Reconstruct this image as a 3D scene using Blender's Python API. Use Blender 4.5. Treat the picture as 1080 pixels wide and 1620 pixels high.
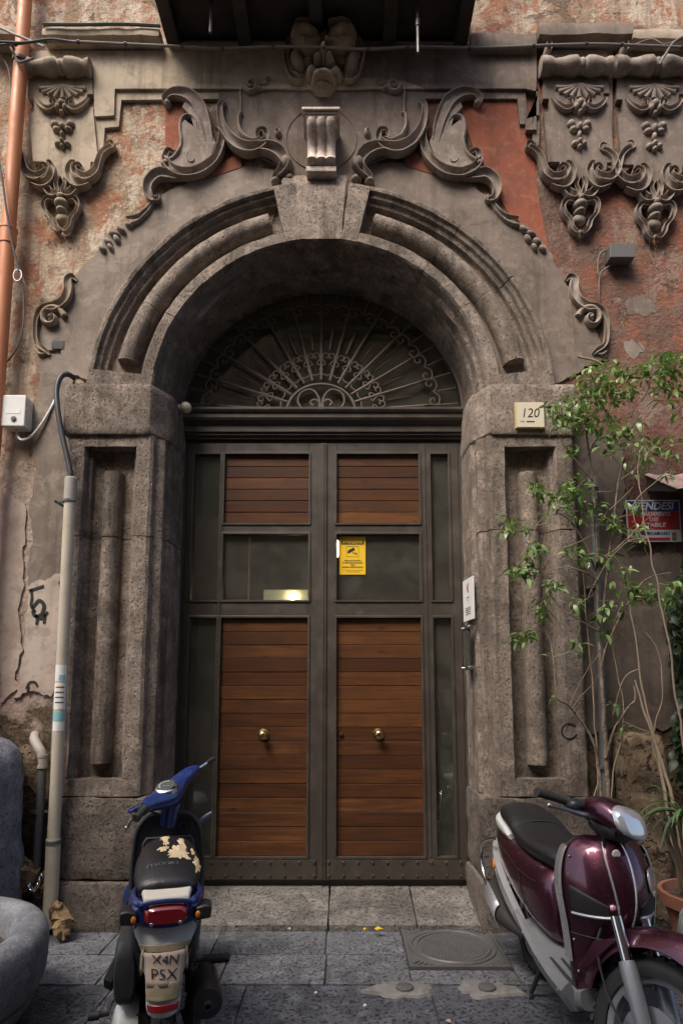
import bpy, math, random
from mathutils import Vector, Matrix, noise as mnoise
R = math.radians
random.seed(11)
for _o in list(bpy.data.objects):
    bpy.data.objects.remove(_o)
SC = bpy.context.scene
COL = SC.collection

# ------------------------------------------------------------------ camera
CF, CCX, CCY, CTH, CH = 1000.0, 545.0, 959.0, R(7.2), 1.54      # focal (photo px), principal point, tilt, eye height
cam_d = bpy.data.cameras.new('camera'); cam = bpy.data.objects.new('camera', cam_d); COL.objects.link(cam)
cam.location = (0, 0, CH); cam.rotation_euler = (R(90) + CTH, 0, 0)
cam_d.sensor_fit = 'VERTICAL'; cam_d.sensor_height = 36; cam_d.sensor_width = 24
cam_d.lens = CF / 1620 * 36
cam_d.shift_x = -(CCX - 540) / 1620; cam_d.shift_y = (CCY - 810) / 1620
cam_d.clip_start = 0.05; cam_d.clip_end = 400
SC.camera = cam

# ------------------------------------------------------------------ daylight
SUN_EL, SUN_AZ = R(54), R(-36)          # azimuth measured from -Y (behind the camera) towards -X
wd = bpy.data.worlds.new('World'); SC.world = wd; wd.use_nodes = True
wnt = wd.node_tree; wnt.nodes.clear()
sky = wnt.nodes.new('ShaderNodeTexSky'); sky.sky_type = 'NISHITA'; sky.sun_disc = False
sky.sun_elevation = SUN_EL; sky.air_density = 1.0; sky.dust_density = 4.0; sky.ozone_density = 1.0
bgn = wnt.nodes.new('ShaderNodeBackground'); bgn.inputs['Strength'].default_value = 0.075
won = wnt.nodes.new('ShaderNodeOutputWorld')
wnt.links.new(sky.outputs[0], bgn.inputs[0]); wnt.links.new(bgn.outputs[0], won.inputs[0])
sd = Vector((math.sin(SUN_AZ) * math.cos(SUN_EL), -math.cos(SUN_AZ) * math.cos(SUN_EL), math.sin(SUN_EL)))   # towards the sun
sky.sun_rotation = math.atan2(sd.x, sd.y)
sl = bpy.data.lights.new('sun', 'SUN'); sl.energy = 1.5; sl.angle = R(30); sl.color = (1.0, 0.93, 0.84)
so = bpy.data.objects.new('sun', sl); COL.objects.link(so); so.location = (-3, -4, 14)
so.rotation_euler = sd.to_track_quat('Z', 'Y').to_euler()
SC.view_settings.view_transform = 'Standard'; SC.view_settings.look = 'None'
SC.view_settings.exposure = 1.75; SC.view_settings.gamma = 1.0; SC.view_settings.use_curve_mapping = False

# ------------------------------------------------------------------ helpers
_c, _s = math.cos(CTH), math.sin(CTH)
def W(px, py, Y):
    """photo measurement -> (x, z) on the real plane y = Y"""
    a = (px - CCX) / CF; b = (CCY - py) / CF
    k = Y / (_c - b * _s)
    return (a * k, CH + (_s + b * _c) * k)
def G(px, py, z=0.0):
    a = (px - CCX) / CF; b = (CCY - py) / CF
    k = (z - CH) / (_s + b * _c)
    return (a * k, (_c - b * _s) * k)

OFF = {}
def tag(o, label=None, cat=None, group=None, kind=None):
    if label: o['label'] = label
    if cat: o['category'] = cat
    if group: o['group'] = group
    if kind: o['kind'] = kind
    return o
def thing(name, label, cat, loc=(0, 0, 0), rotz=0, group=None, local=False):
    o = bpy.data.objects.new(name, None); COL.objects.link(o)
    o.location = loc; o.rotation_euler = (0, 0, rotz); o.empty_display_size = 0.1
    OFF[o.name] = Vector((0, 0, 0)) if local else Vector(loc)
    return tag(o, label, cat, group)

def sgn(v): return -1.0 if v < 0 else 1.0
def jit(v, amp, freq=6.0, seed=0.0):
    v = Vector(v)
    n = mnoise.noise_vector(v * freq + Vector((seed, seed * 1.7, -seed))) * amp
    n += mnoise.noise_vector(v * freq * 3.1 + Vector((7, seed, 3))) * (amp * 0.45)
    return v + n
def catmull(pts, n=6, closed=False):
    out = []; m = len(pts)
    if m < 3 and not closed:
        a, b = pts
        return [tuple(a[k] + (b[k] - a[k]) * i / n for k in range(len(a))) for i in range(n + 1)]
    rng = m if closed else m - 1
    for i in range(rng):
        if closed: p0, p1, p2, p3 = pts[(i - 1) % m], pts[i], pts[(i + 1) % m], pts[(i + 2) % m]
        else: p0, p1, p2, p3 = pts[max(i - 1, 0)], pts[i], pts[i + 1], pts[min(i + 2, m - 1)]
        for j in range(n):
            t = j / n; t2 = t * t; t3 = t2 * t
            out.append(tuple(0.5 * (2 * b + (c - a) * t + (2 * a - 5 * b + 4 * c - d) * t2 + (3 * b - a - 3 * c + d) * t3)
                             for a, b, c, d in zip(p0, p1, p2, p3)))
    if not closed: out.append(tuple(pts[-1]))
    return out

class MB:
    """collects simple shapes and links them as ONE mesh object"""
    def __init__(s): s.v = []; s.f = []; s.m = []
    def add(s, vs, fs, mi=0):
        o = len(s.v); s.v += [Vector(p) for p in vs]
        for f in fs: s.f.append(tuple(i + o for i in f)); s.m.append(mi)
        return s
    def box(s, x0, x1, y0, y1, z0, z1, mi=0):
        return s.add([(x0,y0,z0),(x1,y0,z0),(x1,y1,z0),(x0,y1,z0),(x0,y0,z1),(x1,y0,z1),(x1,y1,z1),(x0,y1,z1)],
                     [(0,3,2,1),(4,5,6,7),(0,1,5,4),(1,2,6,5),(2,3,7,6),(3,0,4,7)], mi)
    def obox(s, c, u, v, w, mi=0):
        """box round centre c with half-extent vectors u, v, w"""
        c, u, v, w = map(Vector, (c, u, v, w)); P = []
        for k in (-1, 1):
            for a, b in ((-1,-1),(1,-1),(1,1),(-1,1)): P.append(c + u*a + v*b + w*k)
        return s.add(P, [(0,3,2,1),(4,5,6,7),(0,1,5,4),(1,2,6,5),(2,3,7,6),(3,0,4,7)], mi)
    def prism(s, poly, y0, y1, mi=0, back=True):
        """poly of (x, z), front face at y0, extruded back to y1"""
        n = len(poly)
        area = sum(poly[i][0]*poly[(i+1) % n][1] - poly[(i+1) % n][0]*poly[i][1] for i in range(n))
        if area < 0: poly = poly[::-1]
        vs = [(x, y0, z) for x, z in poly] + [(x, y1, z) for x, z in poly]
        fs = [tuple(range(n))] + [((i+1) % n, i, i+n, (i+1) % n + n) for i in range(n)]
        if back: fs.append(tuple(range(2*n-1, n-1, -1)))
        return s.add(vs, fs, mi)
    def loft(s, rings, cap=True, closed=True, mi=0):
        n = len(rings[0]); vs = [p for r in rings for p in r]; fs = []
        for i in range(len(rings)-1):
            for j in range(n if closed else n-1):
                a, b = i*n + j, i*n + (j+1) % n
                fs.append((a, b, b+n, a+n))
        if cap and closed:
            fs.append(tuple(range(n-1, -1, -1))); fs.append(tuple(range((len(rings)-1)*n, len(rings)*n)))
        return s.add(vs, fs, mi)
    def tube(s, pts, r, n=8, cap=True, mi=0, sq=1.0):
        pts = [Vector(p) for p in pts]; m = len(pts)
        rs = r if isinstance(r, (list, tuple)) else [r]*m
        rings = []; up = None
        for i, p in enumerate(pts):
            t = (pts[min(i+1, m-1)] - pts[max(i-1, 0)])
            t = t.normalized() if t.length > 1e-9 else Vector((0,0,1))
            if up is None:
                up = Vector((0,0,1)) if abs(t.z) < 0.9 else Vector((0,1,0))
            a = t.cross(up)
            if a.length < 1e-6: a = t.orthogonal()
            a.normalize(); b = a.cross(t).normalized(); up = b
            rings.append([p + a*(rs[i]*math.cos(2*math.pi*j/n)) + b*(rs[i]*sq*math.sin(2*math.pi*j/n)) for j in range(n)])
        return s.loft(rings, cap, mi=mi)
    def lathe(s, prof, c=(0,0,0), axis='z', n=24, mi=0, a0=0, a1=2*math.pi, cap=False):
        """prof of (radius, height along axis)"""
        c = Vector(c); full = abs(a1-a0-2*math.pi) < 1e-6; rings = []
        for k in range(n if full else n+1):
            a = a0 + (a1-a0)*k/n; ca, sa = math.cos(a), math.sin(a); row = []
            for r, h in prof:
                if axis == 'z': q = (r*ca, r*sa, h)
                elif axis == 'y': q = (r*ca, h, r*sa)
                else: q = (h, r*ca, r*sa)
                row.append(c + Vector(q))
            rings.append(row)
        m = len(prof); vs = [p for r in rings for p in r]; fs = []
        for k in range(n):
            k2 = (k+1) % len(rings)
            for j in range(m-1): fs.append((k*m+j, k2*m+j, k2*m+j+1, k*m+j+1))
        return s.add(vs, fs, mi)
    def ell(s, c, r, M=None, nu=12, nv=8, mi=0):
        c = Vector(c); rings = []
        if not isinstance(r, (list, tuple)): r = (r, r, r)
        for i in range(nv+1):
            ph = math.pi*i/nv - math.pi/2; row = []
            for j in range(nu):
                a = 2*math.pi*j/nu
                q = Vector((r[0]*math.cos(ph)*math.cos(a), r[1]*math.cos(ph)*math.sin(a), r[2]*math.sin(ph)))
                row.append(c + (M @ q if M else q))
            rings.append(row)
        return s.loft(rings, False, mi=mi)
    def jitter(s, amp, freq=6.0, seed=0.0, start=0):
        s.v[start:] = [jit(v, amp, freq, seed) for v in s.v[start:]]
        return s
    def mesh(s, name, mats, off=None, smooth=38):
        me = bpy.data.meshes.new(name)
        o = off or Vector((0,0,0))
        me.from_pydata([tuple(v - o) for v in s.v], [], s.f)
        mats = mats if isinstance(mats, (list, tuple)) else [mats]
        for m in mats: me.materials.append(m)
        if len(mats) > 1:
            for p, i in zip(me.polygons, s.m): p.material_index = i
        import bmesh
        bm = bmesh.new(); bm.from_mesh(me)
        bmesh.ops.remove_doubles(bm, verts=bm.verts, dist=1e-5)
        bmesh.ops.recalc_face_normals(bm, faces=bm.faces)
        bm.to_mesh(me); bm.free()
        if smooth:
            me.shade_smooth(); me.set_sharp_from_angle(angle=R(smooth))
        return me
    def build(s, name, mats, parent=None, smooth=38, bevel=0, sub=0, seg=2, solid=0, label=None, kind=None):
        off = OFF[parent.name] if parent else Vector((0,0,0))
        ob = bpy.data.objects.new(name, s.mesh(name, mats, off, smooth)); COL.objects.link(ob)
        if parent: ob.parent = parent
        OFF[ob.name] = off
        if solid:
            md = ob.modifiers.new('solid', 'SOLIDIFY'); md.thickness = solid; md.offset = 0
        if sub:
            md = ob.modifiers.new('sub', 'SUBSURF'); md.levels = md.render_levels = sub
        if bevel:
            md = ob.modifiers.new('bevel', 'BEVEL'); md.width = bevel; md.segments = seg; md.limit_method = 'ANGLE'; md.angle_limit = R(35)
            md.harden_normals = False
        if label: ob['label'] = label
        if kind: ob['kind'] = kind
        return ob

def rough_block(mb, x0, x1, y0, y1, z0, z1, seg=0.06, amp=0.008, rnd=0.02, seed=0, freq=7):
    """a hewn stone: box with worn arrises and an uneven face"""
    nx, ny, nz = [max(2, int(round((b-a)/seg))) for a, b in ((x0,x1),(y0,y1),(z0,z1))]
    idx = {}; vs = []; fs = []
    c = Vector(((x0+x1)/2, (y0+y1)/2, (z0+z1)/2)); h = Vector(((x1-x0)/2, (y1-y0)/2, (z1-z0)/2))
    def vid(i, j, k):
        key = (i, j, k)
        if key not in idx:
            p = Vector((x0+(x1-x0)*i/nx, y0+(y1-y0)*j/ny, z0+(z1-z0)*k/nz)); q = p - c
            inn = Vector([max(min(q[a], h[a]-rnd), -h[a]+rnd) for a in range(3)]); d = q - inn
            if d.length > rnd*1.0001: q = inn + d.normalized()*rnd
            idx[key] = len(vs); vs.append(jit(c + q, amp, freq, seed))
        return idx[key]
    for i in range(nx):
        for j in range(ny):
            fs.append((vid(i,j,0), vid(i,j+1,0), vid(i+1,j+1,0), vid(i+1,j,0)))
            fs.append((vid(i,j,nz), vid(i+1,j,nz), vid(i+1,j+1,nz), vid(i,j+1,nz)))
    for i in range(nx):
        for k in range(nz):
            fs.append((vid(i,0,k), vid(i+1,0,k), vid(i+1,0,k+1), vid(i,0,k+1)))
            fs.append((vid(i,ny,k), vid(i,ny,k+1), vid(i+1,ny,k+1), vid(i+1,ny,k)))
    for j in range(ny):
        for k in range(nz):
            fs.append((vid(0,j,k), vid(0,j,k+1), vid(0,j+1,k+1), vid(0,j+1,k)))
            fs.append((vid(nx,j,k), vid(nx,j+1,k), vid(nx,j+1,k+1), vid(nx,j,k+1)))
    mb.add(vs, fs); return mb

def ring_poly(pts, amp, n=5, seed=0):
    """ragged closed outline from a few (x, z) points"""
    out = []
    m = len(pts)
    for i in range(m):
        a, b = pts[i], pts[(i+1) % m]
        for j in range(n):
            t = j/n; x = a[0]+(b[0]-a[0])*t; z = a[1]+(b[1]-a[1])*t
            d = mnoise.noise_vector(Vector((x*5+seed, z*5, seed)))*amp + mnoise.noise_vector(Vector((x*16+seed, z*16, seed)))*(amp*0.7) + mnoise.noise_vector(Vector((x*48+seed, z*48, seed)))*(amp*0.35)
            out.append((x+d.x, z+d.y))
    return out

_font_cache = {}
def text_mesh(body, size, bold=0.0, shear=0.0, spacing=1.0):
    cu = bpy.data.curves.new('txt', 'FONT'); cu.body = body; cu.size = size; cu.align_x = 'CENTER'; cu.align_y = 'CENTER'
    cu.offset = bold; cu.shear = shear; cu.space_character = spacing; cu.resolution_u = 3; cu.space_line = 1.0
    ob = bpy.data.objects.new('txt', cu); COL.objects.link(ob)
    me = bpy.data.meshes.new_from_object(ob)
    vs = [v.co.copy() for v in me.vertices]; fs = [tuple(p.vertices) for p in me.polygons]
    bpy.data.objects.remove(ob); bpy.data.meshes.remove(me); bpy.data.curves.remove(cu)
    return vs, fs
def text_on(mb, body, size, org, ru, uu, lift=0.0012, fitw=None, mi=0, **kw):
    """flat lettering printed on a plane: org + x*ru + y*uu"""
    vs, fs = text_mesh(body, size, **kw)
    org, ru, uu = Vector(org), Vector(ru).normalized(), Vector(uu).normalized(); nn = ru.cross(uu)
    k = 1.0
    if fitw and vs:
        w = max(v.x for v in vs) - min(v.x for v in vs)
        if w > 0: k = fitw / w
    mb.add([org + ru*(v.x*k) + uu*v.y + nn*lift for v in vs], fs, mi)
# ------------------------------------------------------------------ procedural materials
class NT:
    def __init__(s, name):
        s.m = bpy.data.materials.new(name); s.m.use_nodes = True; s.t = s.m.node_tree
        s.b = s.t.nodes['Principled BSDF']; s.n = s.t.nodes; s.l = s.t.links
        tc = s.n.new('ShaderNodeTexCoord'); s.co = tc.outputs['Object']
    def lk(s, a, b): s.l.new(a, b)
    def val(s, sock, v):
        if isinstance(v, bpy.types.NodeSocket): s.l.new(v, sock)
        elif isinstance(v, tuple) and len(v) == 3 and sock.type == 'RGBA': sock.default_value = (*v, 1)
        else: sock.default_value = v
    def map(s, scale=(1,1,1), rot=(0,0,0), loc=(0,0,0), src=None):
        k = s.n.new('ShaderNodeMapping'); s.val(k.inputs[0], src or s.co)
        k.inputs['Scale'].default_value = scale; k.inputs['Rotation'].default_value = rot; k.inputs['Location'].default_value = loc
        return k.outputs[0]
    def rnd(s, amt=30.0):
        """coordinates shifted per object so that copies differ"""
        oi = s.n.new('ShaderNodeObjectInfo'); mu = s.math('MULTIPLY', oi.outputs['Random'], amt)
        cx = s.n.new('ShaderNodeCombineXYZ'); s.lk(mu, cx.inputs[0]); s.lk(mu, cx.inputs[1]); s.lk(mu, cx.inputs[2])
        va = s.n.new('ShaderNodeVectorMath'); s.lk(s.co, va.inputs[0]); s.lk(cx.outputs[0], va.inputs[1])
        s.co = va.outputs[0]; return oi.outputs['Random']
    def noise(s, sc, det=6, ro=0.6, src=None, dist=0.0):
        k = s.n.new('ShaderNodeTexNoise'); s.val(k.inputs['Vector'], src or s.co)
        k.inputs['Scale'].default_value = sc; k.inputs['Detail'].default_value = det; k.inputs['Roughness'].default_value = ro
        k.inputs['Distortion'].default_value = dist
        return k.outputs[0]
    def voro(s, sc, src=None, feat='F1', out='Distance', rand=1.0):
        k = s.n.new('ShaderNodeTexVoronoi'); s.val(k.inputs['Vector'], src or s.co); k.feature = feat
        k.inputs['Scale'].default_value = sc; k.inputs['Randomness'].default_value = rand
        return k.outputs[out]
    def math(s, op, a, b=0.0, clamp=False):
        k = s.n.new('ShaderNodeMath'); k.operation = op; k.use_clamp = clamp
        s.val(k.inputs[0], a); s.val(k.inputs[1], b); return k.outputs[0]
    def ramp(s, f, lo, hi, a=0.0, b=1.0, smooth=True):
        k = s.n.new('ShaderNodeMapRange'); k.interpolation_type = 'SMOOTHSTEP' if smooth else 'LINEAR'; k.clamp = True
        s.val(k.inputs[0], f); k.inputs[1].default_value = lo; k.inputs[2].default_value = hi
        k.inputs[3].default_value = a; k.inputs[4].default_value = b; return k.outputs[0]
    def mix(s, f, a, b, op='MIX'):
        k = s.n.new('ShaderNodeMix'); k.data_type = 'RGBA'; k.blend_type = op; k.clamp_factor = True
        s.val(k.inputs[0], f); s.val(k.inputs[6], a); s.val(k.inputs[7], b); return k.outputs[2]
    def sep(s, src=None):
        k = s.n.new('ShaderNodeSeparateXYZ'); s.val(k.inputs[0], src or s.co); return k.outputs
    def bump(s, h, st=0.4, d=0.01, prev=None):
        k = s.n.new('ShaderNodeBump'); k.inputs['Strength'].default_value = st; k.inputs['Distance'].default_value = d
        s.val(k.inputs['Height'], h)
        if prev is not None: s.lk(prev, k.inputs['Normal'])
        return k.outputs[0]
    def out(s, col, rough=0.8, nrm=None, metal=0.0, spec=0.4, coat=0.0, **kw):
        s.val(s.b.inputs['Base Color'], col); s.val(s.b.inputs['Roughness'], rough); s.val(s.b.inputs['Metallic'], metal)
        s.b.inputs['Specular IOR Level'].default_value = spec
        if coat: s.b.inputs['Coat Weight'].default_value = coat; s.b.inputs['Coat Roughness'].default_value = 0.06
        if nrm is not None: s.lk(nrm, s.b.inputs['Normal'])
        for k, v in kw.items(): s.val(s.b.inputs[k], v)
        return s.m

def stone_mat(name, dark, light, pits=0.5, fine=70, grime=0.5, rough=0.9, bst=0.55, vary=0.0):
    t = NT(name)
    big = t.noise(1.6, 6, 0.65); mid = t.noise(9, 6, 0.7); sp = t.noise(fine, 3, 0.6)
    c = t.mix(t.ramp(big, 0.3, 0.7), dark, light)
    c = t.mix(t.ramp(mid, 0.42, 0.68), c, tuple(x*1.35 for x in light))
    pit = t.ramp(t.noise(fine*0.5, 4, 0.55, dist=0.6), 0.56, 0.66)
    pit2 = t.ramp(t.voro(26, src=t.map((1,1,0.75)), out='Distance'), 0.10, 0.24, 1.0, 0.0)
    pitm = t.math('MAXIMUM', pit, t.math('MULTIPLY', pit2, t.ramp(mid, 0.45, 0.6)))
    c = t.mix(t.math('MULTIPLY', pitm, pits), c, tuple(x*0.38 for x in dark))
    c = t.mix(t.ramp(sp, 0.35, 0.7, 0.0, 0.45), c, tuple(x*0.55 for x in dark))
    st = t.noise(1.0, 5, 0.65, src=t.map((7, 7, 0.7)))
    c = t.mix(t.ramp(st, 0.5, 0.74, 0, grime), c, tuple(x*0.4 for x in dark))
    if vary:
        oi = t.n.new('ShaderNodeObjectInfo'); c = t.mix(1.0, c, t.mix(oi.outputs['Random'], (1-vary,)*3, (1+vary*0.7,)*3), 'MULTIPLY')
    stn = t.noise(0.9, 8, 0.7, src=t.map(loc=(4, 9, 2)), dist=0.5); c = t.mix(t.ramp(stn, 0.50, 0.66, 0, 0.5), c, tuple(x*0.5 for x in dark))
    h = t.math('SUBTRACT', t.math('ADD', t.math('MULTIPLY', mid, 0.8), t.math('MULTIPLY', sp, 0.5)), t.math('MULTIPLY', pitm, 0.9))
    return t.out(c, rough, t.bump(h, bst, 0.014), spec=0.25)
def plaster_mat(name, a, b, c3, grime=0.5, rough=0.9):
    t = NT(name)
    n1 = t.noise(2.2, 8, 0.68); n2 = t.noise(14, 6, 0.7); st = t.noise(1.0, 6, 0.7, src=t.map((9, 9, 0.6)))
    n3 = t.noise(4.5, 9, 0.74, src=t.map(loc=(5, 2, 8)), dist=0.4)
    c = t.mix(t.ramp(n1, 0.40, 0.60), a, b)
    c = t.mix(t.ramp(n2, 0.5, 0.68, 0, 0.6), c, c3)
    c = t.mix(t.ramp(n3, 0.54, 0.60, 0, 0.55), c, tuple((p+q)*0.62 for p, q in zip(b, c3)))
    c = t.mix(t.ramp(n3, 0.38, 0.46, 0.5, 0.0), c, tuple(x*0.62 for x in a))
    c = t.mix(t.ramp(st, 0.48, 0.75, 0, grime), c, tuple(x*0.42 for x in a))
    h = t.math('ADD', n2, t.math('MULTIPLY', t.noise(60, 3), 0.5))
    return t.out(c, rough, t.bump(h, 0.35, 0.008), spec=0.2)
def paint_mat(name, col, rough=0.45, metal=0.0, dirt=0.3, coat=0.0, spec=0.5, bst=0.05, dcol=None):
    t = NT(name)
    n = t.noise(7, 6, 0.65); f = t.noise(55, 4, 0.6)
    c = t.mix(t.math('MULTIPLY', t.ramp(n, 0.45, 0.75), dirt), col, dcol or tuple(x*0.45+0.012 for x in col))
    c = t.mix(t.ramp(f, 0.62, 0.74, 0, dirt*0.6), c, (0.10, 0.09, 0.08))
    r = t.ramp(n, 0.3, 0.75, rough*0.8, min(1, rough*1.35))
    return t.out(c, r, t.bump(f, bst, 0.003), metal, spec, coat)
M = {}
M['piperno'] = stone_mat('piperno_stone', (0.146,0.115,0.092), (0.288,0.232,0.190), pits=0.30, fine=120, grime=0.8, bst=0.8, vary=0.10)
M['piperno_dark'] = stone_mat('piperno_base_stone', (0.105,0.086,0.072), (0.19,0.155,0.13), pits=0.25, fine=90, grime=0.5, bst=0.9, vary=0.12)
M['stucco'] = plaster_mat('grey_stucco', (0.155,0.122,0.100), (0.20,0.158,0.132), (0.25,0.20,0.165), grime=0.6)
M['stucco_pale'] = plaster_mat('pale_stucco', (0.36,0.29,0.215), (0.46,0.38,0.29), (0.25,0.19,0.13), grime=0.6)
M['stucco_relief'] = plaster_mat('stucco_relief', (0.205,0.165,0.138), (0.275,0.225,0.19), (0.37,0.31,0.265), grime=0.35)
M['stucco_relief_pale'] = plaster_mat('stucco_relief_pale', (0.27,0.215,0.16), (0.38,0.31,0.235), (0.16,0.125,0.09), grime=0.6)
M['red'] = plaster_mat('red_limewash', (0.27,0.085,0.048), (0.20,0.075,0.050), (0.30,0.15,0.10), grime=0.45)
M['old_plaster'] = plaster_mat('old_pale_plaster', (0.40,0.32,0.27), (0.50,0.42,0.36), (0.30,0.22,0.17), grime=0.35)
M['grey_plaster'] = plaster_mat('grey_lime_plaster', (0.185,0.150,0.124), (0.245,0.202,0.168), (0.30,0.25,0.208), grime=0.55)
M['rubble'] = stone_mat('tuff_rubble', (0.075,0.055,0.036), (0.19,0.135,0.085), pits=0.8, fine=30, grime=0.3, bst=1.0)
M['basalt'] = stone_mat('basalt', (0.105,0.108,0.118), (0.20,0.205,0.22), pits=0.5, fine=105, grime=0.0, rough=0.60, bst=1.0, vary=0.14)
M['threshold'] = stone_mat('threshold_stone', (0.115,0.104,0.094), (0.215,0.195,0.176), pits=0.4, fine=100, grime=0.0, rough=0.75, bst=0.9, vary=0.12)
M['road'] = stone_mat('road_basalt', (0.065,0.068,0.080), (0.135,0.14,0.16), pits=0.55, fine=90, grime=0.0, rough=0.52, bst=1.0, vary=0.16)
M['grey_granite'] = stone_mat('grey_granite', (0.16,0.165,0.18), (0.27,0.275,0.29), pits=0.3, fine=90, grime=0.0, rough=0.75, bst=0.35)
M['blue_stone'] = stone_mat('blue_grey_stone', (0.11,0.11,0.14), (0.21,0.21,0.25), pits=0.3, fine=60, grime=0.2, rough=0.8, bst=0.6)

def facade_mat():
    t = NT('weathered_limewash')
    X, Y, Z = t.sep()[0:3]
    n1 = t.noise(1.3, 8, 0.66); n2 = t.noise(5, 8, 0.7); n3 = t.noise(30, 5, 0.65)
    st = t.noise(1.0, 6, 0.68, src=t.map((8, 8, 0.45))); st2 = t.noise(1.0, 5, 0.6, src=t.map((22, 22, 0.8)))
    nb = t.noise(2.6, 9, 0.74, src=t.map((1.5, 1, 0.8), loc=(2, 4, 6)), dist=0.4); nc = t.noise(4.2, 9, 0.75, src=t.map((1.3, 1, 0.9), loc=(11, 4, 1)), dist=0.3)
    beige = t.mix(t.ramp(n1, 0.40, 0.60), (0.43,0.335,0.245), (0.27,0.19,0.125))
    beige = t.mix(t.ramp(nb, 0.50, 0.58, 0, 0.85), beige, (0.52,0.435,0.345))
    beige = t.mix(t.ramp(nc, 0.50, 0.57, 0, 0.85), beige, (0.32,0.135,0.072))
    beige = t.mix(t.ramp(st2, 0.50, 0.68, 0, 0.6), beige, (0.30,0.15,0.085))
    beige = t.mix(t.ramp(n2, 0.56, 0.66, 0, 0.6), beige, (0.19,0.145,0.105))
    red = t.mix(t.ramp(n1, 0.40, 0.60), (0.225,0.098,0.064), (0.145,0.088,0.069))
    red = t.mix(t.ramp(nc, 0.53, 0.60, 0, 0.7), red, (0.30,0.105,0.055))
    red = t.mix(t.ramp(n2, 0.50, 0.62, 0, 0.85), red, (0.155,0.118,0.098))
    red = t.mix(t.ramp(nb, 0.55, 0.62, 0, 0.65), red, (0.26,0.19,0.15))
    low = t.ramp(t.math('ADD', Z, t.math('MULTIPLY', n2, 1.0)), 3.2, 4.6, 1.0, 0.0)
    red = t.mix(low, red, t.mix(t.ramp(n2, 0.44, 0.56), (0.12,0.058,0.052), (0.17,0.115,0.098)))
    fx = t.math('ADD', X, t.math('MULTIPLY', t.math('SUBTRACT', t.noise(1.9, 7, 0.7, src=t.map((1.6,1,0.75), loc=(3,7,1))), 0.5), 7.5))
    f = t.math('MULTIPLY', t.ramp(fx, -0.1, 0.9), t.ramp(t.math('ADD', Z, n2), 7.05, 7.25, 1.0, 0.12))
    c = t.mix(f, beige, red)
    # the flaked skin: pale undercoat, then brown render
    fl = t.ramp(t.noise(2.4, 9, 0.72, dist=0.3), 0.575, 0.60)
    c = t.mix(t.math('MULTIPLY', fl, 0.75), c, t.mix(f, (0.46,0.37,0.29), (0.24,0.17,0.135)))
    fl2 = t.ramp(t.noise(3.1, 9, 0.7, src=t.map(loc=(9,3,5)), dist=0.5), 0.60, 0.62)
    c = t.mix(t.math('MULTIPLY', fl2, 0.8), c, (0.15,0.105,0.078))
    # lower wall: pink-white distemper and bare masonry at the foot
    lo2 = t.math('MULTIPLY', t.ramp(t.math('ADD', Z, t.math('MULTIPLY', n2, 0.9)), 3.2, 3.6, 1.0, 0.0), t.math('SUBTRACT', 1.0, f))
    c = t.mix(lo2, c, t.mix(t.ramp(n2, 0.45, 0.62), (0.46,0.36,0.31), (0.37,0.27,0.22)))
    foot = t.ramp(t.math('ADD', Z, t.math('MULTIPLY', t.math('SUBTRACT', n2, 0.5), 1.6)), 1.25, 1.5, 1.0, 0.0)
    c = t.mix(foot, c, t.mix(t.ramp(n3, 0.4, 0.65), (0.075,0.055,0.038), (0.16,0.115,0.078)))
    c = t.mix(t.ramp(st, 0.50, 0.74, 0, 0.55), c, (0.085,0.062,0.046))
    c = t.mix(t.ramp(n3, 0.58, 0.75, 0, 0.3), c, (0.10,0.075,0.055))
    h = t.math('SUBTRACT', t.math('ADD', t.math('MULTIPLY', n2, 0.7), t.math('MULTIPLY', n3, 0.35)), t.math('ADD', t.math('MULTIPLY', fl, 0.3), t.math('MULTIPLY', fl2, 0.45)))
    return t.out(c, 0.92, t.bump(h, 0.85, 0.045), spec=0.18)
M['facade'] = facade_mat()

def wood_mat():
    t = NT('varnished_plank'); rv = t.rnd(40); rw = t.ramp(t.math('FRACT', t.math('MULTIPLY', rv, 7.3)), 0.0, 1.0, 0.0, 1.0, False)
    g = t.noise(1.0, 6, 0.62, src=t.map((1.6, 20, 26)), dist=0.7); g2 = t.noise(1.0, 4, 0.6, src=t.map((5, 90, 120)))
    kn = t.ramp(t.voro(3.2, src=t.map((1.0, 1, 2.6))), 0.03, 0.16, 1.0, 0.0)
    a = t.mix(rw, (0.080,0.030,0.012), (0.180,0.074,0.026))
    b = t.mix(rw, (0.034,0.013,0.006), (0.095,0.034,0.011))
    c = t.mix(t.ramp(g, 0.36, 0.66), a, b)
    c = t.mix(t.ramp(g2, 0.45, 0.75, 0, 0.5), c, (0.05,0.018,0.007))
    c = t.mix(t.math('MULTIPLY', kn, 0.75), c, (0.032,0.013,0.006))
    bl = t.noise(2.2, 4, 0.6)
    c = t.mix(t.ramp(bl, 0.5, 0.75, 0, 0.5), c, (0.055,0.022,0.010))
    wx = t.noise(1.1, 5, 0.65, src=t.map((1.2,1,1), loc=(3,1,7))); c = t.mix(t.ramp(wx, 0.48, 0.68, 0, 0.6), c, (0.045,0.018,0.009))
    return t.out(c, t.ramp(g, 0.3, 0.7, 0.32, 0.5), t.bump(t.math('ADD', g, t.math('MULTIPLY', g2, 0.4)), 0.25, 0.004), spec=0.4)
M['wood'] = wood_mat()
M['iron'] = paint_mat('brown_painted_iron', (0.052,0.042,0.034), 0.45, dirt=0.6, bst=0.15, dcol=(0.090,0.070,0.052))
M['iron_grille'] = paint_mat('rusty_grille_iron', (0.15,0.115,0.095), 0.6, dirt=0.5, bst=0.2)
M['brass'] = paint_mat('old_brass', (0.62,0.45,0.20), 0.28, metal=1.0, dirt=0.35)
M['chrome'] = paint_mat('chrome', (0.72,0.73,0.75), 0.16, metal=1.0, dirt=0.2)
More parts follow.
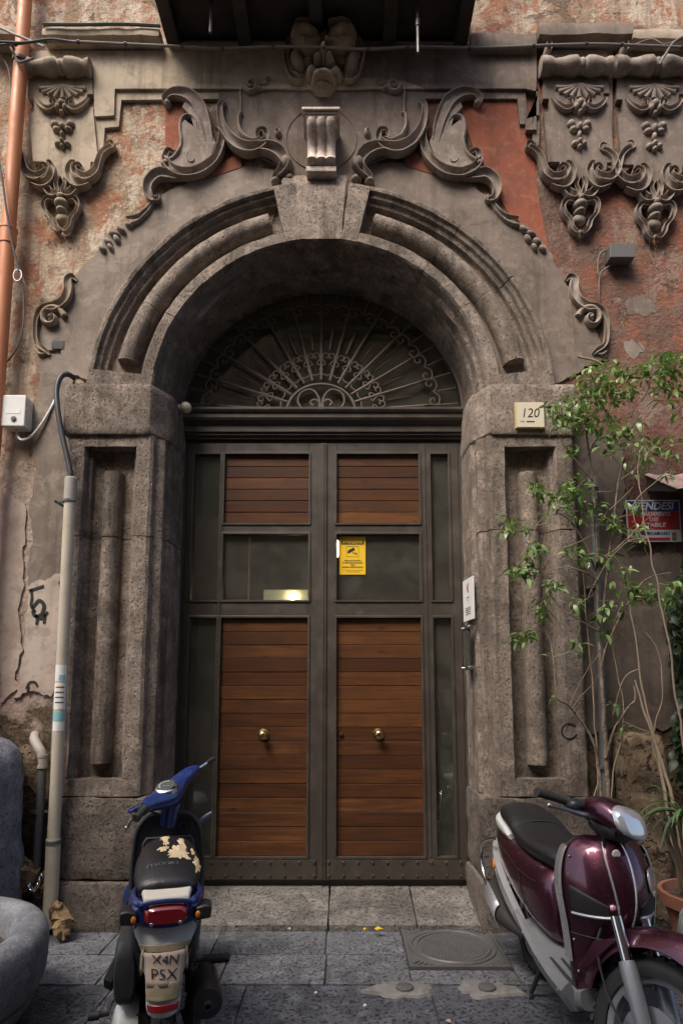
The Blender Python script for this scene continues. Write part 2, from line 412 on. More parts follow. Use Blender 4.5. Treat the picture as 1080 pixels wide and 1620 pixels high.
M['steel'] = paint_mat('dull_steel', (0.40,0.40,0.41), 0.4, metal=1.0, dirt=0.4)
M['silver'] = paint_mat('silver_paint', (0.50,0.50,0.51), 0.32, metal=0.55, dirt=0.25, coat=0.4)
M['orange_pipe'] = paint_mat('orange_pvc', (0.52,0.19,0.075), 0.5, dirt=0.35, dcol=(0.36,0.15,0.08))
M['beige_pipe'] = paint_mat('beige_pvc', (0.50,0.44,0.35), 0.5, dirt=0.5, dcol=(0.33,0.27,0.19))
M['grey_pipe'] = paint_mat('grey_pipe', (0.105,0.110,0.112), 0.5, dirt=0.5)
M['pale_pipe'] = paint_mat('pale_grey_pvc', (0.36,0.32,0.29), 0.6, dirt=0.5)
M['white_plastic'] = paint_mat('white_plastic', (0.68,0.67,0.65), 0.45, dirt=0.25)
M['grey_plastic'] = paint_mat('grey_plastic', (0.10,0.095,0.088), 0.6, dirt=0.5)
M['black_cable'] = paint_mat('black_rubber_cable', (0.022,0.024,0.028), 0.5, dirt=0.4)
M['grey_cable'] = paint_mat('grey_cable', (0.14,0.12,0.105), 0.6, dirt=0.4)
M['pink_cable'] = paint_mat('pink_cable', (0.40,0.27,0.25), 0.55, dirt=0.3)
M['paper'] = paint_mat('paper', (0.72,0.71,0.68), 0.7, dirt=0.25)
M['cyan_ink'] = paint_mat('cyan_ink', (0.22,0.46,0.50), 0.7, dirt=0.3)
M['ink'] = paint_mat('black_ink', (0.018,0.017,0.016), 0.6, dirt=0.1)
M['red_ink'] = paint_mat('red_ink', (0.40,0.05,0.04), 0.6, dirt=0.2)
M['marble'] = stone_mat('pink_marble', (0.36,0.285,0.235), (0.52,0.43,0.37), pits=0.05, fine=40, grime=0.9, rough=0.5, bst=0.1)
M['ceramic'] = paint_mat('cream_tile', (0.62,0.55,0.43), 0.35, dirt=0.15)
M['ceramic_edge'] = paint_mat('yellow_tile_edge', (0.50,0.40,0.20), 0.4, dirt=0.3)
M['yellow'] = paint_mat('yellow_print', (0.80,0.50,0.02), 0.45, dirt=0.1)
M['sign_blue'] = paint_mat('blue_print', (0.022,0.045,0.16), 0.4, dirt=0.2)
M['sign_red'] = paint_mat('red_print', (0.36,0.025,0.03), 0.4, dirt=0.2)
M['sign_white'] = paint_mat('white_print', (0.55,0.56,0.60), 0.5, dirt=0.2)
M['awning'] = paint_mat('faded_pink_metal', (0.48,0.33,0.30), 0.7, dirt=0.4)
M['dark_wood'] = paint_mat('dark_timber', (0.035,0.028,0.023), 0.8, dirt=0.6)
M['terracotta'] = paint_mat('terracotta', (0.27,0.11,0.065), 0.8, dirt=0.5, bst=0.3)
M['soil'] = stone_mat('soil', (0.05,0.036,0.025), (0.12,0.085,0.055), fine=40, grime=0)
M['joint'] = stone_mat('joint_mortar', (0.09,0.085,0.08), (0.16,0.15,0.14), fine=60, grime=0)
M['cast_iron'] = paint_mat('cast_iron', (0.135,0.132,0.130), 0.55, metal=0.3, dirt=0.5, bst=0.3)
M['cement'] = plaster_mat('cement_patch', (0.17,0.162,0.153), (0.25,0.237,0.222), (0.11,0.105,0.10), grime=0.0)
M['bark'] = stone_mat('bark', (0.13,0.095,0.07), (0.24,0.185,0.14), pits=0.3, fine=50, grime=0.4)
M['twig'] = paint_mat('pale_twig', (0.25,0.188,0.13), 0.8, dirt=0.4)
M['rock_brown'] = stone_mat('brown_rubble', (0.15,0.095,0.05), (0.34,0.23,0.13), pits=0.6, fine=30, grime=0, bst=0.9)
M['interior'] = plaster_mat('hall_plaster', (0.30,0.26,0.20), (0.34,0.30,0.24), (0.26,0.22,0.17), grime=0.2)
M['far_wall'] = plaster_mat('opposite_plaster', (0.22,0.175,0.135), (0.27,0.22,0.17), (0.18,0.14,0.105), grime=0.4)
M['shutter'] = paint_mat('green_shutter', (0.05,0.085,0.06), 0.5, dirt=0.3)

def leaf_mat(name, a, b, rough=0.35):
    t = NT(name); oi = t.n.new('ShaderNodeObjectInfo'); geo = t.n.new('ShaderNodeNewGeometry')
    rr = t.math('FRACT', t.math('ADD', oi.outputs['Random'], geo.outputs['Random Per Island']))
    c = t.mix(rr, a, b)
    c = t.mix(t.ramp(t.noise(30, 3), 0.5, 0.7, 0, 0.3), c, tuple(x*1.5 for x in b))
    m = t.out(c, rough, None, spec=0.5)
    tr = t.n.new('ShaderNodeBsdfTranslucent'); t.val(tr.inputs[0], t.mix(0.5, c, (0.16,0.24,0.03)))
    mx = t.n.new('ShaderNodeMixShader'); mx.inputs[0].default_value = 0.25
    o = t.n['Material Output']; t.lk(t.b.outputs[0], mx.inputs[1]); t.lk(tr.outputs[0], mx.inputs[2]); t.lk(mx.outputs[0], o.inputs[0])
    return m
M['leaf'] = leaf_mat('ficus_leaf', (0.08,0.165,0.035), (0.27,0.37,0.14))
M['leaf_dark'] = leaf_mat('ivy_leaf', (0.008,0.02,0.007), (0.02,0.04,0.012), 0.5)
M['leaf_blade'] = leaf_mat('blade_leaf', (0.05,0.10,0.04), (0.13,0.20,0.09), 0.4)

def glass_mat(name, tint=(0.75,0.76,0.72), base=0.06):
    t = NT(name); t.n.remove(t.b)
    tr = t.n.new('ShaderNodeBsdfTransparent'); t.val(tr.inputs[0], tint)
    gl = t.n.new('ShaderNodeBsdfGlossy'); gl.inputs['Roughness'].default_value = 0.03; t.val(gl.inputs[0], (1,1,1))
    fr = t.n.new('ShaderNodeFresnel'); fr.inputs[0].default_value = 1.5
    dg = t.n.new('ShaderNodeBsdfDiffuse'); t.val(dg.inputs[0], (0.29,0.285,0.24))
    m1 = t.n.new('ShaderNodeMixShader'); t.lk(t.math('ADD', fr.outputs[0], base, True), m1.inputs[0]); t.lk(tr.outputs[0], m1.inputs[1]); t.lk(gl.outputs[0], m1.inputs[2])
    m2 = t.n.new('ShaderNodeMixShader'); t.lk(t.ramp(t.noise(5, 6, 0.7), 0.35, 0.8, 0.10, 0.23), m2.inputs[0]); t.lk(m1.outputs[0], m2.inputs[1]); t.lk(dg.outputs[0], m2.inputs[2])
    t.lk(m2.outputs[0], t.n['Material Output'].inputs[0]); return t.m
M['glass'] = glass_mat('dusty_pane', (0.72,0.76,0.70))
M['clear_glass'] = glass_mat('clear_acrylic', (0.85,0.9,0.88), 0.05)
def emit_mat(name, col, st):
    t = NT(name); t.out((0.8,0.8,0.8), 0.5)
    t.val(t.b.inputs['Emission Color'], col); t.b.inputs['Emission Strength'].default_value = st; return t.m
M['lamp'] = emit_mat('lit_lamp', (1.0,0.74,0.38), 14.0)
M['lamp_soft'] = emit_mat('lit_panel', (1.0,0.86,0.60), 0.11)
# vehicles
def car_paint(name, col, fl, rough=0.3):
    t = NT(name); n = t.noise(6, 6, 0.65); f = t.noise(70, 3)
    lw = t.n.new('ShaderNodeLayerWeight'); lw.inputs[0].default_value = 0.4
    c = t.mix(t.ramp(n, 0.55, 0.78, 0, 0.25), col, tuple(x*0.6+0.02 for x in col))
    c = t.mix(t.ramp(t.noise(90, 2), 0.66, 0.72, 0, 0.5), c, (0.22,0.20,0.18))
    return t.out(c, t.ramp(n, 0.3, 0.75, rough*0.8, rough*1.5), t.bump(f, 0.02, 0.002), fl, 0.5, 0.7)
M['maroon'] = car_paint('maroon_metallic', (0.088,0.024,0.044), 0.75, 0.27)
M['blue'] = car_paint('blue_metallic', (0.016,0.040,0.19), 0.3, 0.3)
M['white_paint'] = car_paint('worn_white_paint', (0.64,0.65,0.63), 0.0, 0.4)
M['black_plastic'] = paint_mat('black_plastic', (0.020,0.020,0.022), 0.45, dirt=0.45, bst=0.15)
M['dark_plastic'] = paint_mat('charcoal_plastic', (0.038,0.040,0.045), 0.5, dirt=0.5, bst=0.15)
M['grey_floor'] = paint_mat('grey_floor_plastic', (0.20,0.205,0.215), 0.5, dirt=0.5, bst=0.2)
M['seat'] = paint_mat('black_vinyl', (0.014,0.014,0.016), 0.36, dirt=0.3, bst=0.35)
M['foam'] = paint_mat('torn_foam', (0.72,0.56,0.35), 0.9, dirt=0.4, bst=0.5)
M['rubber'] = paint_mat('tyre_rubber', (0.022,0.022,0.023), 0.75, dirt=0.6, bst=0.3, dcol=(0.06,0.055,0.05))
M['red_lens'] = paint_mat('red_lens', (0.24,0.010,0.016), 0.12, dirt=0.2, coat=0.6)
M['amber_lens'] = paint_mat('amber_lens', (0.65,0.19,0.02), 0.2, dirt=0.2)
M['clear_lens'] = paint_mat('clear_lens', (0.62,0.63,0.66), 0.08, metal=0.5, dirt=0.15, coat=0.8)
M['rim'] = paint_mat('grey_alloy', (0.34,0.35,0.38), 0.4, metal=0.5, dirt=0.4)
M['engine'] = paint_mat('greasy_engine', (0.05,0.048,0.046), 0.55, metal=0.4, dirt=0.7, bst=0.3)
M['card'] = paint_mat('beige_card', (0.55,0.42,0.33), 0.7, dirt=0.3)
M['tape'] = paint_mat('brown_tape', (0.36,0.30,0.19), 0.3, dirt=0.4, bst=0.6)
M['cream'] = paint_mat('cream_pad', (0.70,0.66,0.56), 0.5, dirt=0.35)
M['gauge'] = paint_mat('gauge_face', (0.10,0.11,0.10), 0.2, dirt=0.4, coat=0.8)
M['yellow_leaf'] = paint_mat('yellow_leaf', (0.70,0.42,0.02), 0.6, dirt=0.2)
# ------------------------------------------------------------------ ground
XC = -0.17                                        # axis of the portal
YW, YF, YD = 4.37, 4.25, 4.75                     # facade, portal face, door face
mb = MB(); mb.box(-14, 14, -1.4, 4.6, -0.5, -0.022)
ground = mb.build('street', M['joint'], smooth=0, kind='structure')
def slab(x0, x1, y0, y1, z=0.0, amp=0.004, seg=0.09, mat='basalt', seed=None):
    m = MB(); sd = random.uniform(0, 50) if seed is None else seed
    g = 0.0015
    rough_block(m, x0+g, x1-g, y0+g, y1-g, -0.12, z + random.uniform(-0.002, 0.002), seg, amp, 0.009, sd, 9)
    return m.build('paving_slab', M[mat], ground, smooth=50)
# pavement in front of the doorway (two courses), then the carriageway in wider courses
for (y0, y1, xs) in ((3.885, 4.235, (-3.4,-2.72,-2.05,-1.42,-0.78,-0.112,0.352,0.925,1.42,1.95,2.6,3.3)),
                     (3.515, 3.885, (-3.3,-2.5,-1.9,-1.3,-0.66,-0.105,0.352,0.925,1.42,1.95,2.6,3.3))):
    for a, b in zip(xs[:-1], xs[1:]):
        if a == 0.352:                            # the manhole sits in this bay
            continue
        slab(a, b, y0, y1)
slab(0.352, 0.925, 3.515, 3.688)
rows = [3.515, 3.02, 2.55, 2.05, 1.5, 0.9, 0.3, -0.4, -1.2]
for i in range(len(rows)-1):
    x = -3.6 + (0.33 if i % 2 else 0.0)
    while x < 3.5:
        w = random.uniform(0.62, 0.95); slab(x, x+w, rows[i+1], rows[i], -0.004, 0.005, 0.07, 'road'); x += w
for sx in (-1, 1):                                # the street running on to either side
    for i in range(5):
        x0 = sx*(3.9 + 1.9*i); slab(min(x0, x0+sx*1.9), max(x0, x0+sx*1.9), 1.5, 4.2, -0.01, 0.004, 0.4)
        slab(min(x0, x0+sx*1.9), max(x0, x0+sx*1.9), -1.2, 1.5, -0.01, 0.004, 0.4)

# manhole
mh = thing('manhole_cover', 'square cast iron manhole cover with round ribbed lid in the pavement', 'manhole cover', (0.64, 3.98, 0.0))
a0, a1, b0, b1 = 0.358, 0.919, 3.695, 4.262
m = MB(); m.box(a0, a1, b0, b1, -0.06, 0.002)
for k in range(4):
    w = 0.018
    q = [(a0,a1,b0,b0+w),(a0,a1,b1-w,b1),(a0,a0+w,b0+w,b1-w),(a1-w,a1,b0+w,b1-w)][k]
    m.box(*q, 0.002, 0.010)
m.build('frame', M['cast_iron'], mh, smooth=0)
cx0, cy0 = (a0+a1)/2, (b0+b1)/2
m = MB(); m.lathe([(0.0,0.004),(0.205,0.004),(0.207,0.011),(0.222,0.011),(0.228,0.003),(0.238,0.003),(0.242,0.010),(0.255,0.010),(0.258,0.002)], (cx0,cy0,0), n=48)
m.build('lid', M['cast_iron'], mh)
m = MB()
for i in range(-11, 12):
    h = math.sqrt(max(0, 0.196**2 - (i*0.0168)**2))
    m.box(cx0+i*0.0168-0.0048, cx0+i*0.0168+0.0048, cy0-h, cy0+h, 0.003, 0.0085)
    m.box(cx0-h, cx0+h, cy0+i*0.0168-0.0025, cy0+i*0.0168+0.0025, 0.003, 0.0065)
m.build('lid_ribs', M['cast_iron'], mh, smooth=0, kind='stuff')
m = MB()
for sx in (-1,1):
    for sy in (-1,1):
        for k in range(4):
            c = (cx0+sx*(0.235-0.03*k*0.7), cy0+sy*(0.19+0.022*k*0.7+0.02), 0.005)
            m.obox(c, (0.016*sx, 0.016*sy, 0), (-0.0035*sy, 0.0035*sx, 0), (0,0,0.003))
m.build('corner_cleats', M['cast_iron'], mh, smooth=0, kind='stuff')
m = MB(); text_on(m, '1991', 0.05, (cx0+0.2, b1-0.045, 0.002), (1,0,0), (0,1,0), lift=0.002); m.build('lettering', M['cast_iron'], mh, smooth=0)
for (px, py, lab) in ((640, 1565, 'small round metal stopcock cap set in pale cement, nearer the blue scooter'), (770, 1565, 'small round metal stopcock cap set in pale cement, beside the maroon scooter')):
    gx, gy = G(px, py)
    t = thing('stopcock_cap', lab, 'cap', (gx, gy, 0), group='stopcock caps in the road')
    m = MB(); pts = []
    for k in range(60):
        a = 2*math.pi*k/60; r = 0.115 + 0.05*mnoise.noise(Vector((math.cos(a)*1.1+px*.37, math.sin(a)*1.1, 3.3)))+0.03*mnoise.noise(Vector((math.cos(a)*2.6+px*.37, math.sin(a)*2.6, 3.7)))+0.012*mnoise.noise(Vector((math.cos(a)*7+px, math.sin(a)*7, 3.1)))
        pts.append((gx + r*1.35*math.cos(a), gy + r*0.62*math.sin(a)))
    vs = [(x, y, 0.006) for x, y in pts] + [(gx+(x-gx)*1.12, gy+(y-gy)*1.12, -0.01) for x, y in pts]
    m.add(vs, [tuple(range(60))] + [(i, i+60, (i+1) % 60 + 60, (i+1) % 60) for i in range(60)])
    m.build('cement_collar', M['cement'], t)
    m = MB(); m.lathe([(0,0.018),(0.040,0.018),(0.044,0.016),(0.046,0.008)], (gx,gy,0), n=24); m.build('cap', M['cast_iron'], t)

# ------------------------------------------------------------------ the old building
bld = thing('old_building', 'old palazzo front with carved stone archway, peeling limewash and baroque stucco scrolls', 'building', (XC, YW, 0))
def arc_z(u, r, cz): return cz + math.sqrt(max(0.0, r*r - u*u))
CZ = 3.59                                         # springing centre of the arch
m = MB()
TOP = 7.6
m.box(-9, XC-1.45, YW, YW+0.45, -0.3, TOP); m.box(XC+1.45, 9, YW, YW+0.45, -0.3, TOP)
N = 40
for i in range(N):
    u0, u1 = -1.45 + 2.9*i/N, -1.45 + 2.9*(i+1)/N
    za, zb = arc_z(u0, 1.45, CZ), arc_z(u1, 1.45, CZ)
    m.add([(XC+u0,YW,za),(XC+u1,YW,zb),(XC+u1,YW,TOP),(XC+u0,YW,TOP),(XC+u0,YW+.45,za),(XC+u1,YW+.45,zb),(XC+u1,YW+.45,TOP),(XC+u0,YW+.45,TOP)],
          [(0,1,2,3),(0,4,5,1),(4,7,6,5),(3,2,6,7)])
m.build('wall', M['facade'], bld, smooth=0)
m = MB(); m.box(-9, 9, YW+0.02, YW+0.45, TOP, 13.5); m.build('upper_wall', M['facade'], bld, smooth=0)

# ---- hall behind the door
m = MB(); x0, x1, y0, y1, z0, z1 = -2.1, 1.8, 5.0, 9.0, 0.10, 5.4
m.box(x0-.1, x0, y0, y1, z0, z1); m.box(x1, x1+.1, y0, y1, z0, z1); m.box(x0-.1, x1+.1, y1, y1+.1, z0, z1)
m.box(x0-.1, x1+.1, y0, y1+.1, z1, z1+.1); m.box(x0-.1, x1+.1, y0, y1+.1, z0-.1, z0)
m.box(x0-.1, XC-1.3, 4.82, 5.0, z0, z1); m.box(XC+1.3, x1+.1, 4.82, 5.0, z0, z1)
m.box(x0, x1, 6.9, 7.15, 4.25, 4.4); m.box(-1.0, -0.93, 6.0, 6.12, z0, z1); m.box(0.95, 1.05, 6.4, 6.5, z0, z1)
m.build('hall', M['interior'], bld, smooth=0)

# ---- stone portal
def disp(v, amp=0.006, seed=0.0): return jit(v, amp*0.7, 9, seed)
JP = [(1.075,4.82),(1.080,4.60),(1.085,4.43),(1.095,4.415),(1.110,4.405),(1.115,4.375),(1.105,4.355),(1.110,4.335),(1.130,4.320),(1.155,4.310),(1.165,4.285),(1.170,4.265),
      (1.190,4.251),(1.24,4.250),(1.283,4.251),(1.290,4.262),(1.296,4.300),(1.312,4.312),(1.322,4.345),(1.340,4.355),(1.40,4.357),(1.48,4.357),(1.575,4.357),(1.600,4.345),(1.612,4.31),(1.632,4.30),(1.640,4.262),(1.648,4.252),(1.69,4.25),(1.755,4.25),(1.770,4.262),(1.772,4.40)]
JF = [(u, y if (u < 1.283 or u > 1.648) else 4.2505) for u, y in JP]      # the same plan with the sunk panel filled
def jamb_course(side, z0, z1, prof, seed, name='jamb_stone', rod=None, cap=True):
    m = MB(); n = max(3, int((z1-z0)/0.035)); rings = []
    for i in range(n+1):
        z = z0 + (z1-z0)*i/n; rings.append([disp((XC+side*u, y, z), 0.0065, seed) for u, y in prof])
    m.loft(rings, cap=False, closed=False)
    if cap:
        for r in (rings[0], rings[-1]):
            m.add(list(r) + [Vector((p.x, 4.40, p.z)) if p.y < 4.40 else p for p in r], [(i, i+1, i+1+len(r), i+len(r)) for i in range(len(r)-1)])
    if rod:
        ra, rb = rod; k = max(3, int((rb-ra)/0.04)); rings = []
        for i in range(k+1):
            z = ra + (rb-ra)*i/k
            rings.append([disp((XC+side*(1.462-0.068*math.cos(math.pi*j/12)), 4.357-0.095*math.sin(math.pi*j/12)**0.8, z), 0.005, seed+4) for j in range(13)])
        m.loft(rings, cap=False, closed=False)
        for r in (rings[0], rings[-1]): m.add(r, [tuple(range(len(r)))])
    return m.build(name, M['piperno'], bld, smooth=32)
for side in (-1, 1):
    zj = 2.565 if side < 0 else 2.61
    jamb_course(side, 0.825, 0.935, JF, 3+side, 'jamb_foot')
    jamb_course(side, 0.935, zj-0.003, JP, 3+side, rod=(1.03 if side < 0 else 1.02, zj-0.004))
    jamb_course(side, zj+0.003, 3.205, JP, 8+side, rod=(zj+0.004, 3.035))
    jamb_course(side, 3.205, 3.283, JF, 8+side, 'jamb_head')
    # impost block
    IP = [(1.075,4.82),(1.080,4.46),(1.10,4.39),(1.115,4.37),(1.175,4.255),(1.195,4.232),(1.22,4.225),(1.5,4.223),(1.785,4.225),(1.80,4.235),(1.805,4.42)]
    m = MB(); rings = []
    for i, (z, e) in enumerate([(3.283,-0.022),(3.286,-0.008),(3.302,0.0)] + [(3.302+0.34*k/9, 0.0) for k in range(1,10)] + [(3.652,-0.004),(3.660,-0.02)]):
        rings.append([disp((XC+side*(u + (e if u > 1.6 else -e)), y-e, z), 0.007, 21+side) for u, y in IP])
    m.loft(rings, cap=False, closed=False)
    for r in (rings[0], rings[-1]): m.add(r + [Vector((r[-1].x, 4.82, r[-1].z))], [tuple(range(len(r)+1))])
    m.build('impost', M['piperno'], bld, smooth=32)
    # plinth stones
    for (za, zb, ua, ub, pr) in ((0.30, 0.822, 1.055, 1.80, 0.0), (-0.05, 0.296, 1.035, 1.82, 0.025)):
        m = MB(); xs = sorted((XC+side*ua, XC+side*ub)); rough_block(m, xs[0], xs[1], 4.235-pr, 4.80, za, zb, 0.05, 0.012, 0.03, 31+za*9+side, 6)
        m.build('plinth_stone', M['piperno_dark'], bld, smooth=55)

# archivolt: r, y
AP = [(1.120,4.84),(1.125,4.62),(1.130,4.47),(1.142,4.455),(1.150,4.42),(1.143,4.385),(1.150,4.355),(1.172,4.335),(1.180,4.295),(1.188,4.265),(1.203,4.250),(1.24,4.248),(1.275,4.250),(1.284,4.262),
      (1.288,4.300),(1.305,4.310),(1.312,4.350),(1.33,4.357),(1.43,4.358),(1.515,4.357),(1.540,4.345),(1.552,4.312),(1.580,4.305),(1.592,4.280),(1.618,4.274),(1.628,4.252),(1.640,4.249),(1.656,4.250),(1.668,4.262),(1.670,4.40)]
AF = [(r, y if (r < 1.275 or r > 1.628) else 4.2502) for r, y in AP]
def arch_sweep(m, prof, a0, a1, side, seed, caps=True):
    n = max(3, int((a1-a0)/1.3)); rings = []
    for i in range(n+1):
        a = R(a0 + (a1-a0)*i/n)
        rings.append([disp((XC+side*r*math.cos(a), y, CZ+r*math.sin(a)), 0.006, seed) for r, y in prof])
    m.loft(rings, cap=False, closed=False)
    if caps:
        for r in (rings[0], rings[-1]):
            m.add(list(r) + [Vector((p.x, 4.40, p.z)) if p.y < 4.40 else p for p in r], [(i, i+1, i+1+len(r), i+len(r)) for i in range(len(r)-1)])
def arch_rod(m, a0, a1, side, seed):
    n = max(3, int((a1-a0)/1.5)); rings = []
    for i in range(n+1):
        a = R(a0 + (a1-a0)*i/n)
        rings.append([disp((XC+side*(1.42-0.078*math.cos(math.pi*j/12))*math.cos(a), 4.357-0.105*math.sin(math.pi*j/12)**0.8, CZ+(1.42-0.078*math.cos(math.pi*j/12))*math.sin(a)), 0.005, seed) for j in range(13)])
    m.loft(rings, cap=False, closed=False)
    for r in (rings[0], rings[-1]): m.add(r, [tuple(range(len(r)))])
for side in (-1, 1):
    cuts = [6.6, 29 if side < 0 else 33, 55 if side < 0 else 52, 77.5]
    m = MB(); arch_sweep(m, AF, 2.6, 6.6, side, 40+side); m.build('springer', M['piperno'], bld, smooth=32)
    for i in range(3):
        m = MB(); arch_sweep(m, AP, cuts[i]+(0.08 if i else 0), cuts[i+1]-(0.08 if i < 2 else 0), side, 43+side*3+i)
        arch_rod(m, 11.0 if i == 0 else cuts[i]+0.08, 74.3 if i == 2 else cuts[i+1]-0.08, side, 60+side)
        m.build('voussoir', M['piperno'], bld, smooth=32)
    m = MB(); arch_sweep(m, AF, 77.5, 83, side, 55+side); m.build('keystone_flank', M['piperno'], bld, smooth=32)
# keystone
m = MB()
kr = []
for (zz, wl, wr) in ((4.782,-0.160,0.153),(4.80,-0.165,0.155),(4.95,-0.205,0.165),(5.10,-0.25,0.18),(5.22,-0.29,0.19),(5.30,-0.305,0.198),(5.37,-0.315,0.20)):
    f = 4.2435 + 0.085*max(0, (zz-5.12)/0.25)**1.5
    cols = 9
    row = [(XC+wl, 4.5, zz)] + [(XC+wl, f+0.02, zz)] + [(XC+wl+(wr-wl)*(0.03+0.94*k/cols), f, zz) for k in range(cols+1)] + [(XC+wr, f+0.02, zz), (XC+wr, 4.5, zz)]
    kr.append([disp(p, 0.006, 70) for p in row])
m.loft(kr, cap=False, closed=False)
for r in (kr[0], kr[-1]): m.add(r, [tuple(range(len(r)))])
m.build('keystone', M['piperno'], bld, smooth=32)
# soffit behind the keystone so that the ring is closed
m = MB(); arch_sweep(m, AF[:13], 82.5, 97.5, 1, 77, False); m.build('keystone_soffit', M['piperno'], bld, smooth=32)

# threshold slabs, rising to the door
for (xa, xb) in ((-1.32,-0.108),(-0.104,0.462),(0.465,0.98)):
    m = MB(); rough_block(m, xa, xb, 4.235, 4.88, -0.10, 0.035, 0.06, 0.005, 0.012, xa*7, 7)
    m.v = [Vector((v.x, v.y, v.z + (max(0, (v.y-4.26))*0.15 if v.z > -0.02 else 0))) for v in m.v]
    m.build('threshold_slab', M['threshold'], bld, smooth=55)

# ------------------------------------------------------------------ the door
def xb(m, x0, x1, z0, z1, y0=4.75, y1=4.81): m.box(x0, x1, y0, y1, z0, z1)
ZT, ZB = 3.425, 0.150
# lintel
prof = [(4.83,3.455),(4.735,3.455),(4.735,3.475),(4.715,3.480),(4.715,3.497),(4.700,3.502),(4.700,3.560),(4.685,3.572),(4.665,3.580),(4.655,3.598),(4.655,3.632),(4.640,3.640),(4.632,3.655),(4.632,3.672),(4.83,3.676)]
m = MB(); m.loft([[(x, y, z) for y, z in prof] for x in (-1.29, 0.945)]); m.build('door_lintel', M['iron'], bld, smooth=25)
m = MB(); m.box(-1.29, 0.945, 4.765, 4.83, ZT+0.003, 3.453)
m.box(-1.29, -1.225, 4.752, 4.83, 0.10, ZT); m.box(0.888, 0.95, 4.752, 4.83, 0.10, ZT); m.box(-1.225, 0.888, 4.78, 4.83, 0.09, ZB-0.003)
m.build('door_frame', M['iron'], bld, smooth=0, bevel=0.004)
leafs = []
def bead(m, x0, x1, z0, z1, w=0.016, y0=4.742, y1=4.76):
    m.box(x0-w, x1+w, y0, y1, z1, z1+w); m.box(x0-w, x1+w, y0, y1, z0-w, z0); m.box(x0-w, x0, y0, y1, z0, z1); m.box(x1, x1+w, y0, y1, z0, z1)
plank_cache = {}
def plank_row(leaf, x0, x1, z0, z1, n):
    h = (z1-z0)/n; key = (round(x1-x0, 3), round(h, 3))
    if key not in plank_cache:
        pm = MB(); w = (x1-x0)/2; g = 0.0012; b = 0.003
        pm.loft([[(sx, y, z) for y, z in ((0.025,-h/2+g),(0.004,-h/2+g),(0,-h/2+g+b),(0,h/2-g-b),(0.004,h/2-g),(0.025,h/2-g))] for sx in (-w, w)])
        plank_cache[key] = pm.mesh('plank', M['wood'], None, 0)
    for i in range(n):
        o = bpy.data.objects.new('plank', plank_cache[key]); COL.objects.link(o); o.parent = leaf
        o.location = Vector(((x0+x1)/2, 4.772 + random.uniform(-0.002, 0.002), z0 + h*(i+0.5))) - OFF[leaf.name]
for k, (L0, L1, S0, S1, SL0, SL1, A0, A1) in enumerate(((-1.222,-0.170,-1.168,-0.968,-1.170,-0.958,-0.930,-0.278),(-0.164,0.885,0.668,0.803,0.680,0.834,-0.060,0.574))):
    m = MB()
    if k == 0: cols = [(L0, S0, S1, A0, A1, L1)]
    zr = [(ZB, 0.318), (2.052, 2.186), (3.338, ZT)]
    xs0, xs1 = (S0, S1) if k == 0 else (A0, A1)
    xs2, xs3 = (A0, A1) if k == 0 else (S0, S1)
    xb(m, L0, xs0, ZB, ZT); xb(m, xs1, xs2, ZB, ZT); xb(m, xs3, L1, ZB, ZT)
    for c0, c1 in ((xs0, xs1), (xs2, xs3)):
        for z0, z1 in zr: xb(m, c0, c1, z0, z1, 4.7505)
    xb(m, A0, A1, 2.698, 2.785, 4.7505)
    leaf = m.build('door_leaf', M['iron'], bld, smooth=0, bevel=0.003); leafs.append(leaf)
    ops = [(A0, A1, 2.785, 3.338), (A0, A1, 2.186, 2.698), (A0, A1, 0.318, 2.052), (S0, S1, 2.186, 3.338), (S0, S1, 0.318, 2.052)]
    for (q0, q1, z0, z1) in ops:
        m = MB(); bead(m, q0, q1, z0, z1); m.build('glazing_bead', M['iron'], leaf, smooth=0, bevel=0.003)
    plank_row(leaf, A0, A1, 0.318, 2.052, 17); plank_row(leaf, A0, A1, 2.785, 3.338, 6)
    m = MB(); m.box(A0-0.005, A1+0.005, 4.799, 4.806, 0.32, 2.05); m.box(A0-0.005, A1+0.005, 4.799, 4.806, 2.787, 3.336); m.build('back_panel', M['dark_wood'], leaf, smooth=0)
    for (q0, q1, z0, z1) in (ops[1], ops[3], ops[4]):
        m = MB(); m.box(q0, q1, 4.782, 4.788, z0, z1); m.build('glass_pane', M['glass'], leaf, smooth=0)
    m = MB(); m.box(L0+0.006, L1-0.035 if k == 0 else L1-0.006, 4.742, 4.7500, ZB+0.012, 0.298) if k == 0 else m.box(L0+0.035, L1-0.006, 4.742, 4.7500, ZB+0.012, 0.298)
    m.build('kick_plate', M['iron'], leaf, smooth=0, bevel=0.002)
    m = MB()
    nr = 10
    for i in range(nr):
        x = (L0+0.05) + (L1-L0-0.10)*i/(nr-1)
        for z in (0.188, 0.280): m.ell((x, 4.741, z), (0.0115, 0.009, 0.0115), nu=8, nv=4)
    m.build('rivets', M['iron'], leaf, kind='stuff')
    kx, kz = (-0.600, 1.183) if k == 0 else (0.251, 1.187)
    m = MB(); m.lathe([(0,-0.075),(0.018,-0.073),(0.030,-0.062),(0.032,-0.050),(0.024,-0.036),(0.013,-0.028),(0.013,-0.012),(0.022,-0.010),(0.040,-0.004),(0.044,0.004)], (kx, 4.766, kz), 'y', 24)
    m.build('knob', M['brass'], leaf)
    if k == 1:
        m = MB(); m.lathe([(0,-0.012),(0.012,-0.011),(0.015,-0.004),(0.016,0.004)], (-0.026, 4.768, 1.185), 'y', 16); m.build('lock_cylinder', M['brass'], leaf)
    # vertical edge mouldings either side of the main column
    m = MB()
    for x in ((xs1+xs2)/2,): m.box(x-0.006, x+0.006, 4.744, 4.7500, 0.32, ZT-0.01)
    m.build('cover_strip', M['iron'], leaf, smooth=0, bevel=0.002)
